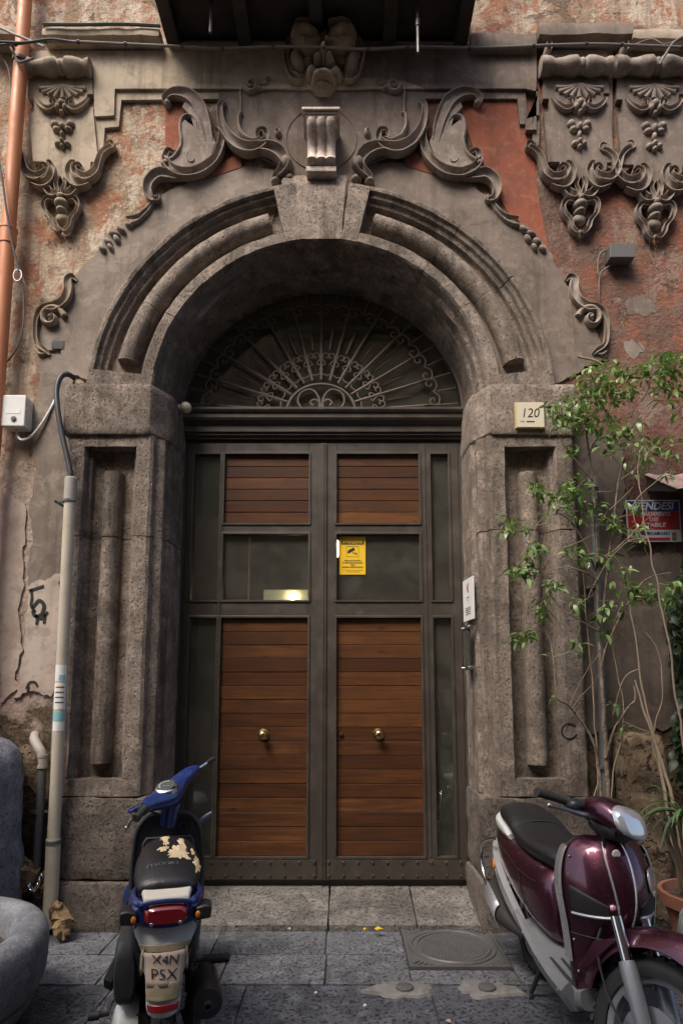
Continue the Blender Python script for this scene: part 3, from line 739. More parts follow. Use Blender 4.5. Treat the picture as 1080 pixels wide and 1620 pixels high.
m = MB(); m.box(-0.196, -0.138, 4.738, 4.7495, ZB+0.01, ZT-0.005); m.box(-0.178, -0.156, 4.732, 4.738, ZB+0.01, ZT-0.005)
m.build('meeting_strip', M['iron'], leafs[1], smooth=0, bevel=0.003)

# fanlight
FX, FZ, FY = -0.185, 3.677, 4.745
m = MB()
m.tube([(FX+1.12*math.cos(R(a)), FY, FZ+1.06*math.sin(R(a))) for a in range(-2, 183, 4)], 0.016, 6)
fan = m.build('fanlight', M['iron_grille'], bld)
m = MB(); pts = [(FX+1.19*math.cos(R(a)), FZ+1.19*math.sin(R(a))) for a in range(0, 181, 6)]
m.prism(pts, FY+0.045, FY+0.05); m.build('fanlight_pane', M['glass'], fan, smooth=0)
m = MB(); m.box(FX-0.95, FX+0.95, FY+0.055, FY+0.09, 4.365, 4.405); m.build('glazing_bar', M['dark_wood'], fan, smooth=0)
m = MB(); m.tube([(FX+0.27*math.cos(R(a)), FY, FZ+0.235*math.sin(R(a))) for a in range(0, 181, 6)], 0.011, 6); m.build('inner_hoop', M['iron_grille'], fan)
def spiral(cx, cz, r0, r1, a0, a1, n=16):
    return [(cx + (r0+(r1-r0)*i/n)*math.cos(R(a0+(a1-a0)*i/n)), cz + (r0+(r1-r0)*i/n)*math.sin(R(a0+(a1-a0)*i/n))) for i in range(n+1)]
def bar(pts, r, name, mat='iron_grille', parent=None, y=FY, n=6):
    mm = MB()
    for P_ in pts: mm.tube([(x, y, z) for x, z in P_], r, n)
    return mm.build(name, M[mat], parent or fan)
def polar(a, r, k=0.97): return (FX + r*math.cos(R(a)), FZ + r*k*math.sin(R(a)))
def frame_pt(a, r, du, dv):
    """point offset (radial dv, tangential du) from polar position"""
    c, s = math.cos(R(a)), math.sin(R(a)); p = polar(a, r); return (p[0] + dv*c - du*s, p[1] + dv*s + du*c)
# heart in the middle
hp = catmull([(0,0.03),(-0.03,0.14),(-0.09,0.185),(-0.165,0.15),(-0.18,0.07),(-0.12,0.012),(-0.03,0.02),(-0.015,0.075),(-0.055,0.10),(-0.085,0.075),(-0.065,0.05)], 5)
hp[0:0] = []
bar([[(FX+x, FZ+z+0.005) for x, z in hp], [(FX-x, FZ+z+0.005) for x, z in hp]], 0.009, 'heart_scroll')
NS = 13
for i in range(NS):
    a = 4 + 172*i/(NS-1)
    mm = MB(); p0, p1 = polar(a, 0.28), polar(a, 0.86)
    mm.tube([(p0[0], FY, p0[1]), (p1[0], FY, p1[1])], 0.0105, 6)
    q0, q1, q2 = polar(a, 0.80), polar(a, 0.835), polar(a, 0.90)
    mm.tube([(q0[0], FY, q0[1]), (q1[0], FY, q1[1]), (q2[0], FY, q2[1])], [0.006, 0.022, 0.003], 6, sq=0.5)
    mm.tube([(q[0], FY, q[1]) for q in (polar(a, 0.86), polar(a, 1.08))], 0.006, 6)
    mm.build('spoke', M['iron_grille'], fan)
    # pair of C scrolls round the foot of the spoke, and one at the rim
    if i < NS-1:
        am = a + 172/(NS-1)/2
        sc = []
        for sg in (-1, 1):
            pts = catmull([(0.0,-0.10),(0.055*sg,-0.075),(0.062*sg,-0.02),(0.02*sg,0.01),(0.055*sg,0.05),(0.045*sg,0.105),(0.005*sg,0.10),(0.01*sg,0.065),(0.03*sg,0.07)], 4)
            sc.append([frame_pt(am, 0.41, u*0.85, v*0.9) for u, v in pts])
        bar(sc, 0.006, 'foot_scroll')
        sc = []
        for sg in (-1, 1):
            pts = catmull([(0.0,0.02),(0.045*sg,0.055),(0.10*sg,0.04),(0.105*sg,-0.01),(0.065*sg,-0.025),(0.05*sg,0.005),(0.072*sg,0.015)], 4)
            sc.append([frame_pt(am, 0.885, u, v) for u, v in pts])
        bar(sc, 0.0055, 'rim_scroll')
        p0, p1 = polar(am, 0.93), polar(am, 1.08); mm = MB(); mm.tube([(p0[0], FY, p0[1]), (p1[0], FY, p1[1])], 0.006, 6); mm.build('rim_bar', M['iron_grille'], fan)
        p0, p1, pm = polar(am, 0.54), polar(am, 0.74), polar(am, 0.66)
        mm = MB(); mm.tube([(p0[0], FY, p0[1]), (pm[0], FY, pm[1]), (p1[0], FY, p1[1])], [0.006, 0.013, 0.002], 6, sq=0.5)
        mm.build('spear', M['iron_grille'], fan)
# ------------------------------------------------------------------ stucco layers on the facade
def px_poly(pts, Y): return [W(x, y, Y) for x, y in pts]
def plate(name, pts, y0, mat, amp=0.0, n=4, seed=0, label=None, bevel=0.0):
    poly = px_poly(pts, y0)
    if amp: poly = ring_poly(poly, amp, n, seed)
    m = MB(); m.prism(poly, y0, YW+0.02, back=False)
    return m.build(name, M[mat], bld, smooth=0, label=label, bevel=bevel)
def mir(pts, c=1020): return [(c-x, *r) for x, *r in pts]
# grey spandrels beside the archivolt
SPL = [(432,268),(400,262),(352,268),(300,288),(262,304),(240,318),(228,342),(196,352),(170,372),(150,402),(122,432),(104,452),(84,474),(66,505),(60,535),(72,556),(98,552),(112,590),(150,604),(210,606),(400,420),(440,330)]
plate('spandrel', SPL, YW-0.018, 'grey_plaster', 0.02, 12, 1)
SPR = [(582,262),(625,256),(668,262),(716,282),(752,292),(778,322),(806,346),(838,362),(870,402),(888,436),(906,470),(940,520),(958,562),(930,578),(905,590),(880,606),(800,606),(640,420),(575,330)]
plate('spandrel', SPR, YW-0.018, 'stucco', 0.02, 12, 2)
# plain field round the console, between the scrolls
plate('centre_field', [(345,132),(372,118),(430,110),(590,110),(650,118),(672,135),(674,200),(655,236),(612,246),(580,262),(566,300),(452,300),(440,262),(408,246),(365,236),(348,200)], YW-0.03, 'stucco', 0.004, 4, 3)
# frieze below the string course and the stepped frames
plate('frieze_plate', [(62,80),(262,80),(262,66),(745,66),(745,80),(845,80),(845,132),(672,140),(350,140),(182,140),(180,182),(150,184),(148,108),(62,108)], YW-0.046, 'stucco_pale', 0.002, 4, 4)
plate('frieze_plate', [(500,66),(848,72),(848,205),(832,205),(832,182),(852,182),(852,145),(830,140),(672,140),(640,128),(500,118)], YW-0.047, 'stucco', 0.002, 4, 14)
plate('stepped_band', [(350,141),(184,141),(182,184),(150,185),(148,240),(163,240),(166,202),(188,200),(192,158),(350,156)], YW-0.025, 'stucco_pale')
plate('stepped_band', [(671,141),(830,141),(834,183),(853,183),(852,230),(842,230),(842,196),(822,196),(818,156),(671,156)], YW-0.026, 'stucco')
# strips of red limewash left beside the scrolls
plate('red_field', [(700,157),(816,157),(820,197),(838,200),(850,300),(868,398),(838,362),(806,340),(782,300),(760,262),(735,200)], YW-0.006, 'red', 0.004, 4, 6)
plate('red_field', [(262,160),(300,160),(300,240),(262,236)], YW-0.006, 'red', 0.006, 4, 7)
plate('red_field', [(640,232),(700,262),(735,290),(640,262)], YW-0.022, 'red', 0.003, 4, 8)
plate('red_field', [(300,288),(345,262),(380,240),(382,264),(330,282)], YW-0.022, 'red', 0.003, 4, 9)
# old skins of plaster on the left-hand wall
plate('plaster_patch', [(62,560),(128,560),(112,640),(112,880),(104,905),(62,935),(42,925),(52,760)], YW-0.012, 'grey_plaster', 0.03, 16, 11)
plate('plaster_patch', [(0,780),(40,795),(36,960),(26,1090),(0,1110)], YW-0.012, 'old_plaster', 0.035, 16, 12)
plate('plaster_patch', [(52,925),(98,905),(92,1060),(80,1100),(48,1090),(22,1105),(38,1010)], YW-0.016, 'old_plaster', 0.035, 16, 13)
plate('plaster_patch', [(895,690),(985,690),(985,880),(1085,880),(1085,1150),(905,1160),(890,800)], YW-0.012, 'stucco', 0.05, 20, 15)
plate('plaster_patch', [(985,538),(1003,534),(1018,543),(1021,556),(1004,566),(990,560)], YW-0.002, 'grey_plaster', 0.04, 22, 16)
plate('plaster_patch', [(978,474),(1000,466),(1030,472),(1040,490),(1022,503),(990,500)], YW-0.002, 'stucco', 0.045, 22, 17)

def stroke(m, pts, prof='torus', Y=YW-0.02, n=6):
    """carved moulding following pts of (px, py, half width px, height m) on the wall"""
    P_ = catmull(pts, n); mpp = 0.00465
    if prof == 'torus': pr = [(math.cos(math.pi*k/8), math.sin(math.pi*k/8)) for k in range(9)]
    elif prof == 'flat': pr = [(1,0),(1,0.8),(0.85,1),(-0.85,1),(-1,0.8),(-1,0)]
    else: pr = [(1,0),(1.02,0.75),(0.93,1.0),(0.78,0.98),(0.66,0.74),(0.35,0.52),(0,0.45),(-0.35,0.52),(-0.66,0.74),(-0.78,0.98),(-0.93,1.0),(-1.02,0.75),(-1,0)]
    C_ = [W(p[0], p[1], Y) for p in P_]; rings = []
    for i, (x, z) in enumerate(C_):
        a = C_[max(i-1, 0)]; b = C_[min(i+1, len(C_)-1)]
        tx, tz = b[0]-a[0], b[1]-a[1]; L = math.hypot(tx, tz) or 1e-6; nx, nz = -tz/L, tx/L
        hw = max(P_[i][2], 0.3)*mpp*(1 if prof == 'flat' else 0.9); h = max(P_[i][3], 0.002)*(1 if prof == 'flat' or P_[i][3] > 0.15 else 0.66)
        rings.append([Vector((x + nx*u*hw, Y - v*h, z + nz*u*hw)) for u, v in pr])
    m.loft(rings, cap=True, closed=True)
def curl(cx, cy, r0, r1, a0, a1, w0, w1, h0, h1, n=12):
    """spiral in photo px, angle clockwise on the picture"""
    return [(cx+(r0+(r1-r0)*i/n)*math.cos(R(a0+(a1-a0)*i/n)), cy+(r0+(r1-r0)*i/n)*math.sin(R(a0+(a1-a0)*i/n)), w0+(w1-w0)*i/n, h0+(h1-h0)*i/n) for i in range(n+1)]
def blob(m, px, py, rx, ry, h, Y=YW-0.02, rot=0.0):
    x, z = W(px, py, Y); k = 0.00465
    m.ell((x, Y, z), (rx*k, h*(0.75 if h < 0.15 else 1), ry*k), Matrix.Rotation(R(-rot), 3, 'Y'), 14, 10)
def ornament(name, fn, side=1, mat='stucco_relief', Y=YW-0.02, jitter=0.003, c=1020, label=None):
    m = MB(); fl = (lambda pts: pts) if side > 0 else (lambda pts: [(c-p[0], *p[1:]) for p in pts])
    fn(m, fl, Y)
    m.jitter(jitter, 14, len(name)*1.3+side)
    return m.build(name, M[mat], bld, smooth=50, label=label)
def bl(m, fl, Y, *bs):
    for b in bs:
        p = fl([(b[0], b[1])])[0]; blob(m, p[0], p[1], b[2], b[3], b[4], Y, (b[5] if len(b) > 5 else 0))
# --- great S scroll with trailing leaf
def great_scroll(m, fl, Y):
    poly = fl([(700,168),(722,160),(730,175),(716,190),(712,206),(726,196),(736,206),(730,226),(738,252),(752,262),(744,280),(716,280),(690,262),(678,232),(690,200)])
    m.prism([W(x, y, Y) for x, y in poly], Y-0.035, Y, back=False)
    stroke(m, fl([(752,170,4,.05),(757,163,6,.07),(748,154,8,.08),(728,154,11,.085),(710,165,12,.085),(699,184,11,.08),(692,206,9,.075),(688,228,7,.06)]), 'channel', Y)
    stroke(m, fl([(676,204,4,.06),(669,212,5,.08),(668,232,7,.09),(677,256,8,.095),(697,274,9,.10),(722,281,9,.10),(745,274,8,.095),(756,258,6,.08),(752,244,5,.07),(743,246,3,.05)]), 'channel', Y)
    stroke(m, fl([(706,212,2.5,.05),(709,196,3,.065),(720,188,4,.07),(731,194,4.5,.07),(733,210,4.5,.075),(731,230,5,.075),(737,248,5,.08),(750,258,6,.075),(760,250,4,.06)]), 'torus', Y)
    stroke(m, fl(curl(714,256,15,3,200,520,3,2,.05,.07)), 'torus', Y)
    stroke(m, fl([(728,284,5,.05),(748,282,9,.075),(766,281,11,.09),(779,291,10,.09),(784,305,8,.085),(779,318,6,.075),(769,319,4,.06),(768,311,2.5,.05)]), 'channel', Y)
    stroke(m, fl([(772,314,6,.05),(780,324,4,.05),(789,335,3,.05),(801,343,3,.05),(819,346,1.5,.04)]), 'torus', Y)
    stroke(m, fl([(776,320,3,.04),(784,336,2.5,.04),(798,350,3,.045),(812,357,5,.05)]), 'torus', Y)
    bl(m, fl, Y, (815,358,8,4,.05,-30),(827,365,10,5,.055,-40),(838,372,10,5,.055,-20),(834,380,9,5,.05,-60),(848,384,9,5,.055,-45),(844,393,8,4,.05,-60),(857,395,8,5,.05,-50))
    bl(m, fl, Y, (757,262,8,6,.07),(754,166,6,6,.06))
for sd in (1, -1):
    ornament('scroll_ornament', great_scroll, sd, 'stucco_relief', YW-0.016)
# --- inner C scroll with shell foot
def inner_scroll(m, fl, Y):
    stroke(m, fl([(664,164,4,.05),(670,172,5,.07),(670,190,6,.085),(664,212,8,.10),(650,232,10,.11),(630,243,11,.12),(610,240,9,.11),(598,228,6,.10),(600,214,5,.09),(610,213,4,.08),(612,222,3,.07),(606,224,2,.06)]), 'channel', Y)
    stroke(m, fl([(636,180,2.5,.04),(641,186,3,.06),(641,204,3.5,.075),(634,220,4,.085),(620,228,4,.085),(607,225,3,.08)]), 'torus', Y)
    stroke(m, fl([(612,240,8,.10),(594,242,11,.12),(578,250,12,.125),(569,264,9,.11),(575,276,7,.09),(584,283,5,.07),(586,289,3,.05)]), 'channel', Y)
    bl(m, fl, Y, (566,262,10,14,.10,10),(562,284,7,6,.06),(584,288,8,5,.06),(580,212,6,8,.05),(581,210,3,4,.07))
    stroke(m, fl([(640,138,2,.02),(639,160,2,.025),(639,182,2,.03)]), 'torus', Y)
    stroke(m, fl(curl(622,138,11,2,0,540,5,2,.06,.05)), 'torus', Y)
    bl(m, fl, Y, (602,134,9,7,.055),(596,129,6,5,.05),(610,142,7,5,.05))
for sd in (1, -1):
    ornament('inner_scroll', inner_scroll, sd, 'stucco_relief', YW-0.03)
# --- side volute lower on the wall
def side_volute(m, fl, Y):
    stroke(m, fl([(893,446,2,.03),(900,440,5,.05),(906,446,7,.06),(905,462,8,.07),(911,478,8,.075),(926,488,8,.075),(942,490,6,.07),(953,500,5,.06),(957,520,4,.055),(955,545,4,.05),(942,556,4,.045),(936,562,2,.03)]), 'channel', Y)
    stroke(m, fl(curl(932,506,20,3,190,640,6,2.5,.07,.09,20)), 'torus', Y)
    stroke(m, fl([(940,560,2,.03),(950,562,3,.04),(958,556,2,.03)]), 'torus', Y)
    bl(m, fl, Y, (932,506,5,5,.09))
ornament('side_volute', side_volute, 1, 'stucco_relief', YW-0.012)
ornament('side_volute', side_volute, -1, 'stucco_relief_pale', YW-0.012, c=1016)
# --- grotesque head above the console
m = MB(); Yh = YW-0.05
for b in ((486,78,27,21,.20,-14),(540,78,27,21,.20,14),(474,72,16,14,.17),(551,72,16,14,.17),(512,72,14,16,.14),(492,62,14,9,.13),(532,62,14,9,.13),
          (470,104,13,22,.11,12),(557,104,13,22,.11,-12),(512,104,8,15,.19),(503,113,8,6,.16),(521,113,8,6,.16),(486,100,12,10,.07),(538,100,12,10,.07),
          (512,128,25,9,.13),(512,138,22,8,.15),(512,146,16,5,.13),(494,124,12,9,.12,20),(531,124,12,9,.12,-20)):
    blob(m, b[0], b[1], b[2], b[3], b[4], Yh, b[5] if len(b) > 5 else 0)
for sd in (1, -1):
    fl = (lambda p: p) if sd > 0 else (lambda p: [(1024-q[0], *q[1:]) for q in p])
    stroke(m, fl([(556,66,5,.08),(568,80,6,.10),(571,100,5,.10),(566,118,5,.09),(556,130,7,.08),(546,128,4,.06)]), 'channel', Yh)
    stroke(m, fl([(520,66,3,.16),(536,62,4,.17),(556,66,3,.15),(562,80,3,.13)]), 'torus', Yh)
    stroke(m, fl([(516,92,3,.17),(528,96,4,.18),(544,94,3,.17),(554,88,2,.15)]), 'torus', Yh)
m.jitter(0.014, 11, 5)
m.build('grotesque_head', M['stucco_relief_pale'], bld, smooth=60)
# --- ring and console
m = MB(); rx, rz = W(508, 220, YW-0.03)
m.tube([(rx+0.268*math.cos(R(a)), YW-0.032, rz+0.268*math.sin(R(a))) for a in range(0, 361, 8)], 0.0055, 6, False)
m.build('ring_moulding', M['stucco'], bld)
m = MB(); xa, _ = W(485, 230, 4.14); xb2, _ = W(530, 230, 4.14)
ztop, zbot = W(508, 186, 4.13)[1], W(508, 262, 4.215)[1]
hgt = ztop - zbot; rings = []
prof = [(0.0,0.10),(0.05,0.13),(0.12,0.150),(0.20,0.135),(0.26,0.115),(0.40,0.105),(0.55,0.115),(0.70,0.145),(0.82,0.185),(0.92,0.205),(1.0,0.205)]
nx = 24
for t, d in prof:
    z = zbot + hgt*t
    rings.append([Vector((xa, YW-0.03, z))] + [Vector((xa + (xb2-xa)*k/nx, YW-0.03-d-0.016*abs(math.sin(math.pi*3*k/nx))**0.7, z)) for k in range(nx+1)] + [Vector((xb2, YW-0.03, z))])
m.loft(rings, cap=True); con = m.build('console', M['marble'], bld, smooth=40)
m = MB(); xm = (xa+xb2)/2; hw = (xb2-xa)/2
for z0, z1, e, d in ((hgt, hgt+0.018, 0.010, 0.215),(hgt+0.018, hgt+0.036, 0.020, 0.226),(hgt+0.036, hgt+0.058, 0.034, 0.242)):
    m.box(xm-hw-e, xm+hw+e, YW-0.03-d, YW-0.02, zbot+z0, zbot+z1)
m.build('console_cap', M['marble'], con, smooth=0, bevel=0.005)
m = MB(); m.box(xm-hw-0.008, xm+hw+0.008, YW-0.03-0.125, YW-0.02, zbot-0.045, zbot-0.001); m.build('console_foot', M['marble'], con, smooth=0, bevel=0.006)

# --- cartouches
def cartouche(ox, oy, k, plate_mat, rel_mat, sd=1, full=True):
    """one stucco cartouche; crop units -> photo px"""
    T = lambda x, y: (ox + sd*x*k, oy + y*k)
    Yp = YW-0.045
    m = MB(); poly = [(-150,-90),(118,-90),(130,95),(105,95),(102,150),(130,155),(152,390),(120,390),(118,420),(75,462),(0,462),(-80,425),(-82,388),(-130,388),(-148,180),(-125,170),(-128,118),(-152,118)]
    m.prism([W(*T(x, y), Yp) for x, y in poly], Yp, YW+0.02, back=False)
    root = m.build('cartouche', M[plate_mat], bld, smooth=0)
    S = lambda pts: [(*T(p[0], p[1]), p[2]*k, p[3]) for p in pts]
    def sub(name, fn):
        mm = MB(); fn(mm); mm.jitter(0.0025, 16, ox*0.1)
        return mm.build(name, M[rel_mat], root, smooth=50)
    # roll along the top
    def roll(mm):
        prof = [(-172,22),(-170,40),(-150,42),(-130,40),(-112,30),(-80,34),(-50,42),(-22,44),(-8,32),(4,36),(14,32),(28,44),(55,43),(85,36),(100,31),(112,38),(128,40),(130,24)]
        rr = []
        for x, r in prof:
            cx_, cz_ = W(*T(x, 0), Yp); r *= k*0.00465
            rr.append([Vector((cx_, Yp-0.03+r*math.cos(2*math.pi*j/14), cz_+r*math.sin(2*math.pi*j/14))) for j in range(14)])
        mm.loft(rr)
        stroke(mm, [(*T(-160+12*math.cos(R(a)), 20*math.sin(R(a))), 2.0, 0.21) for a in range(0, 361, 45)], 'torus', Yp+0.1)
    sub('roll', roll)
    def shell(mm):
        for i in range(-4, 5):
            a = i*19
            stroke(mm, S([(0,62,8,.03),(55*math.sin(R(a)),70+22*math.cos(R(a)),11,.035),(105*math.sin(R(a)),62+55*math.cos(R(a)),13,.03)]), 'torus', Yp, 4)
    sub('shell', shell)
    def swag(mm):
        for s in (-1, 1):
            stroke(mm, S([(115*s,118,6,.03),(95*s,150,12,.05),(60*s,172,14,.06),(28*s,160,12,.065),(30*s,136,8,.06),(48*s,138,5,.05),(46*s,150,3,.05)]), 'channel', Yp)
        for b in ((0,150,20,22,.08),(-16,168,14,20,.075),(16,168,14,20,.075),(0,186,12,14,.06)):
            p = T(b[0], b[1]); blob(mm, p[0], p[1], b[2]*k, b[3]*k, b[4], Yp)
    sub('swag', swag)
    def drop(mm):
        for b in ((-34,232,20,18,.05),(34,232,20,18,.05),(-26,256,18,14,.05),(26,256,18,14,.05),(0,246,14,20,.065),(0,278,10,18,.05),(-20,318,15,14,.05),(20,318,15,14,.05),(0,308,12,14,.06),(0,332,11,12,.055)):
            p = T(b[0], b[1]); blob(mm, p[0], p[1], b[2]*k, b[3]*k, b[4], Yp)
    sub('flower_drop', drop)
    def garland(mm):
        for s in ((-1, 1) if full else (1,) if sd < 0 else (-1, 1)):
            stroke(mm, S([(188*s,328,6,.04),(214*s,318,10,.06),(222*s,338,12,.07),(196*s,352,14,.08),(172*s,380,14,.085),(160*s,420,16,.09),(146*s,456,20,.10),(112*s,478,22,.105),(72*s,464,18,.10),(58*s,436,12,.09),(76*s,420,9,.08),(92*s,434,6,.07),(84*s,446,4,.06)]), 'channel', Yp+0.03)
            stroke(mm, S([(122*s,490,18,.08),(80*s,505,24,.10),(50*s,490,22,.10),(34*s,446,16,.09),(46*s,412,10,.08),(62*s,408,6,.07)]), 'channel', Yp+0.03)
            stroke(mm, S([(66*s,512,16,.08),(40*s,546,20,.095),(12*s,540,12,.09),(20*s,500,10,.08),(6*s,470,8,.07)]), 'channel', Yp+0.03)
    sub('garland', garland)
    def pend(mm):
        for b in ((0,560,20,22,.10),(0,585,34,24,.11),(0,612,26,16,.09),(0,640,30,24,.05)):
            p = T(b[0], b[1]); blob(mm, p[0], p[1], b[2]*k, b[3]*k, b[4], Yp+0.03)
        for s in (-1, 1):
            stroke(mm, S([(26*s,570,8,.07),(58*s,566,12,.08),(74*s,590,11,.08),(66*s,622,10,.075),(44*s,650,10,.075),(34*s,682,11,.07),(14*s,700,10,.065),(6*s,690,5,.06)]), 'channel', Yp+0.03)
    sub('pendant_mask', pend)
    return root
cartouche(915, 112, 1/2.7, 'stucco', 'stucco_relief')
cartouche(1033, 112, 1/2.62, 'stucco', 'stucco_relief')
cartouche(100, 114, 1/2.75, 'stucco_pale', 'stucco_relief_pale')
plate('cartouche_back', [(960,76),(968,76),(968,236),(1000,260),(985,275),(955,262),(940,250)], YW-0.03, 'stucco')

# ------------------------------------------------------------------ string course, balcony
for (xa_, xb_, ya, yb, mat, sd_) in ((66,256,46,68,'stucco_pale',1),(744,850,46,78,'stucco',3),(850,998,38,66,'stucco',5),(998,1100,48,72,'stucco_pale',8),(-40,40,44,66,'stucco_pale',9)):
    m = MB(); x0, z1 = W(xa_, ya, 4.24); x1, z0 = W(xb_, yb, 4.28)
    rough_block(m, x0, x1, 4.22 if sd_ != 3 else 4.26, 4.40, z0, z1, 0.05, 0.010, 0.02, sd_)
    m.build('string_course', M[mat], bld, smooth=50)
m = MB(); x0, z1 = W(70, 44, 4.22); x1, _ = W(254, 46, 4.22); m.tube(catmull([(x0, 4.205, z1+0.012),(x0+0.3,4.2,z1+0.004),(x0+0.6,4.205,z1+0.014),(x1,4.21,z1+0.005)], 6), 0.012, 6)
m.build('lead_flashing', M['shutter'], bld)
zb = W(508, 70, YW)[1]
XA, XB = W(264, 68, YW)[0], W(740, 68, YW)[0]
m = MB(); m.box(XA, XB, 3.90, YW+0.1, zb+0.035, zb+0.20)
bal = m.build('balcony', M['dark_wood'], bld, smooth=0, bevel=0.01)
for i in range(5):
    x = XA+0.02 + (XB-XA-0.14)*i/4
    m = MB(); m.box(x, x+0.10, 3.91, YW+0.05, zb-0.07, zb+0.034); m.build('balcony_joist', M['dark_wood'], bal, smooth=0, bevel=0.008)
m = MB(); m.box(XA-0.02, XB+0.02, 3.86, 3.897, zb-0.02, zb+0.24); m.build('balcony_fascia', M['dark_wood'], bal, smooth=0, bevel=0.008)
n_ = 21
for i in range(n_):
    x = XA+0.03 + (XB-XA-0.06)*i/(n_-1)
    m = MB(); m.tube([(x,3.91,zb+0.2),(x,3.91,zb+1.15)], 0.008, 6); m.build('baluster', M['iron'], bal)
m = MB(); m.box(XA, XB, 3.89, 3.93, zb+1.15, zb+1.18); m.build('handrail', M['iron'], bal, smooth=0)

# graffiti and scratches on the plaster
Yg = YW-0.018
m = MB()
for pts in ([(46,935),(58,931),(70,927)],[(50,932),(51,945),(50,958),(56,968)],[(52,962),(62,950),(70,958),(66,972),(56,974),(52,966)],[(56,974),(66,978),(76,968)],[(72,972),(70,986)],[(60,978),(58,988)]):
    pp = catmull([(x, y, 2.2+1.6*mnoise.noise(Vector((x*.2, y*.2, 1))), .0015) for x, y in pts], 5); stroke(m, pp, 'flat', Yg, 2)
m.build('graffiti_mark', M['ink'], bld, smooth=0)
m = MB()
for pts in ([(33,1035),(31,1053)],[(42,1090),(47,1080),(55,1079),(60,1086)],[(46,1086),(44,1096)]):
    pp = catmull([(x, y, 1.6, .0015) for x, y in pts], 5); stroke(m, pp, 'flat', Yg, 2)
m.build('graffiti_mark', M['ink'], bld, smooth=0)
m = MB(); stroke(m, curl(900, 1157, 12, 12, 20, 320, 1.3, 1.3, .0015, .0015), 'flat', YF-0.001, 2); m.build('graffiti_mark', M['ink'], bld, smooth=0)
# bare tuff at the foot of the walls
for (x0, x1, zt, sd_) in ((-3.4,-1.965,1.28,4),(1.62,3.4,1.15,9)):
    m = MB(); rough_block(m, x0, x1, YW-0.015, YW+0.1, -0.1, zt, 0.05, 0.035, 0.02, sd_, 4.5); m.build('bare_masonry', M['rubble'], bld, smooth=60)
# putlog hole: its inner darkness painted as a flat black box on the wall
hx, hz = W(94, 548, YW)
m = MB(); m.box(hx-0.045, hx+0.045, YW-0.022, YW-0.012, hz-0.03, hz+0.03); m.build('hole_dark_patch', M['ink'], bld, smooth=0)

# ------------------------------------------------------------------ the opposite side of the lane
opp = thing('opposite_building', 'pale plastered house across the lane, seen only as a reflection in the door panes', 'building', (0, -1.6, 0))
m = MB(); m.box(-9, 9, -2.1, -1.6, -0.3, 8.8); m.build('wall', M['far_wall'], opp, smooth=0)
for i in range(5):
    for j in range(3):
        x = -6.4 + 3.2*i; z = 1.2 + 3.4*j
        m = MB(); m.box(x-0.6, x+0.6, -1.598, -1.55, z, z+1.9); w_ = m.build('window', M['dark_wood'], opp, smooth=0)
        for s in (-1, 1):
            m = MB(); m.box(x+s*0.9-0.28, x+s*0.9+0.28, -1.6, -1.54, z, z+1.9); m.build('shutter', M['shutter'], opp, smooth=0)
# ------------------------------------------------------------------ pipes, cables, signs
def P3(px, py, Y): x, z = W(px, py, Y); return Vector((x, Y, z))
def base_thing(name, label, cat, p, **k): return thing(name, label, cat, tuple(p), **k)
# orange downpipe
ox = W(26, 200, 4.26)[0]
t = base_thing('drainpipe', 'orange plastic drainpipe running up the wall at the left edge', 'drainpipe', (ox, 4.26, 0))
zs = W(7, 372, 4.26)[1]; zt2 = W(36, 98, 4.26)[1]
m = MB(); m.tube([(ox,4.26,0.0),(ox,4.26,zs)], 0.052, 18); m.build('lower_pipe', M['orange_pipe'], t)
m = MB(); m.tube([(ox,4.26,zs+0.04),(ox,4.26,7.5)], 0.050, 18); m.build('upper_pipe', M['orange_pipe'], t)
m = MB(); m.lathe([(0.050,-0.08),(0.058,-0.078),(0.059,0.03),(0.063,0.034),(0.063,0.05),(0.056,0.056),(0.050,0.06)], (ox,4.26,zs), n=20); m.build('socket', M['orange_pipe'], t)
m = MB(); m.lathe([(0.052,-0.013),(0.060,-0.012),(0.060,0.012),(0.052,0.013)], (ox,4.26,zt2), n=20); m.box(ox+0.05, ox+0.075, 4.25, 4.38, zt2-0.012, zt2+0.012); m.build('bracket', M['grey_pipe'], t)

# beige standpipe with stickers
a, b = P3(113, 757, 4.17), P3(80, 1440, 4.17); d_ = (a-b).normalized()
b = b + d_*(-0.1)
t = base_thing('standpipe', 'tall beige plastic conduit pipe leaning beside the left stone jamb', 'pipe', b)
c1 = P3(85, 1332, 4.17)
m = MB(); m.tube([c1, a], 0.038, 18); m.build('upper_pipe', M['beige_pipe'], t)
m = MB(); m.tube([b, c1 + d_*0.02], 0.044, 18); m.build('lower_pipe', M['beige_pipe'], t)
m = MB(); m.tube([a - d_*0.16, a], 0.0415, 18); m.tube([a, a + d_*0.006], [0.0415, 0.036], 18); m.build('end_sleeve', M['pale_pipe'], t)
m = MB(); m.tube([c1 - d_*0.012, c1 + d_*0.012], 0.047, 18); m.build('ring', M['grey_pipe'], t)
c2 = P3(110, 793, 4.17); m = MB(); m.tube([c2 - d_*0.008, c2 + d_*0.008], 0.0445, 18); m.box(c2.x-0.10, c2.x-0.03, c2.y, c2.y+0.02, c2.z-0.006, c2.z+0.006); m.box(c2.x-0.10, c2.x-0.085, c2.y, 4.36, c2.z-0.006, c2.z+0.006); m.build('clip', M['grey_pipe'], t)
def wrap(y0, y1, mat, name, r=0.0389, a0=200, a1=345):
    p0, p1 = P3(113+(80-113)*(y0-757)/683, y0, 4.17), P3(113+(80-113)*(y1-757)/683, y1, 4.17); mm = MB(); rr = []
    for p in (p0, p1): rr.append([p + Vector((r*math.cos(R(a_)), r*math.sin(R(a_)), 0)) for a_ in range(a0, a1+1, 12)])
    mm.loft(rr, cap=False, closed=False); return mm.build(name, M[mat], t)
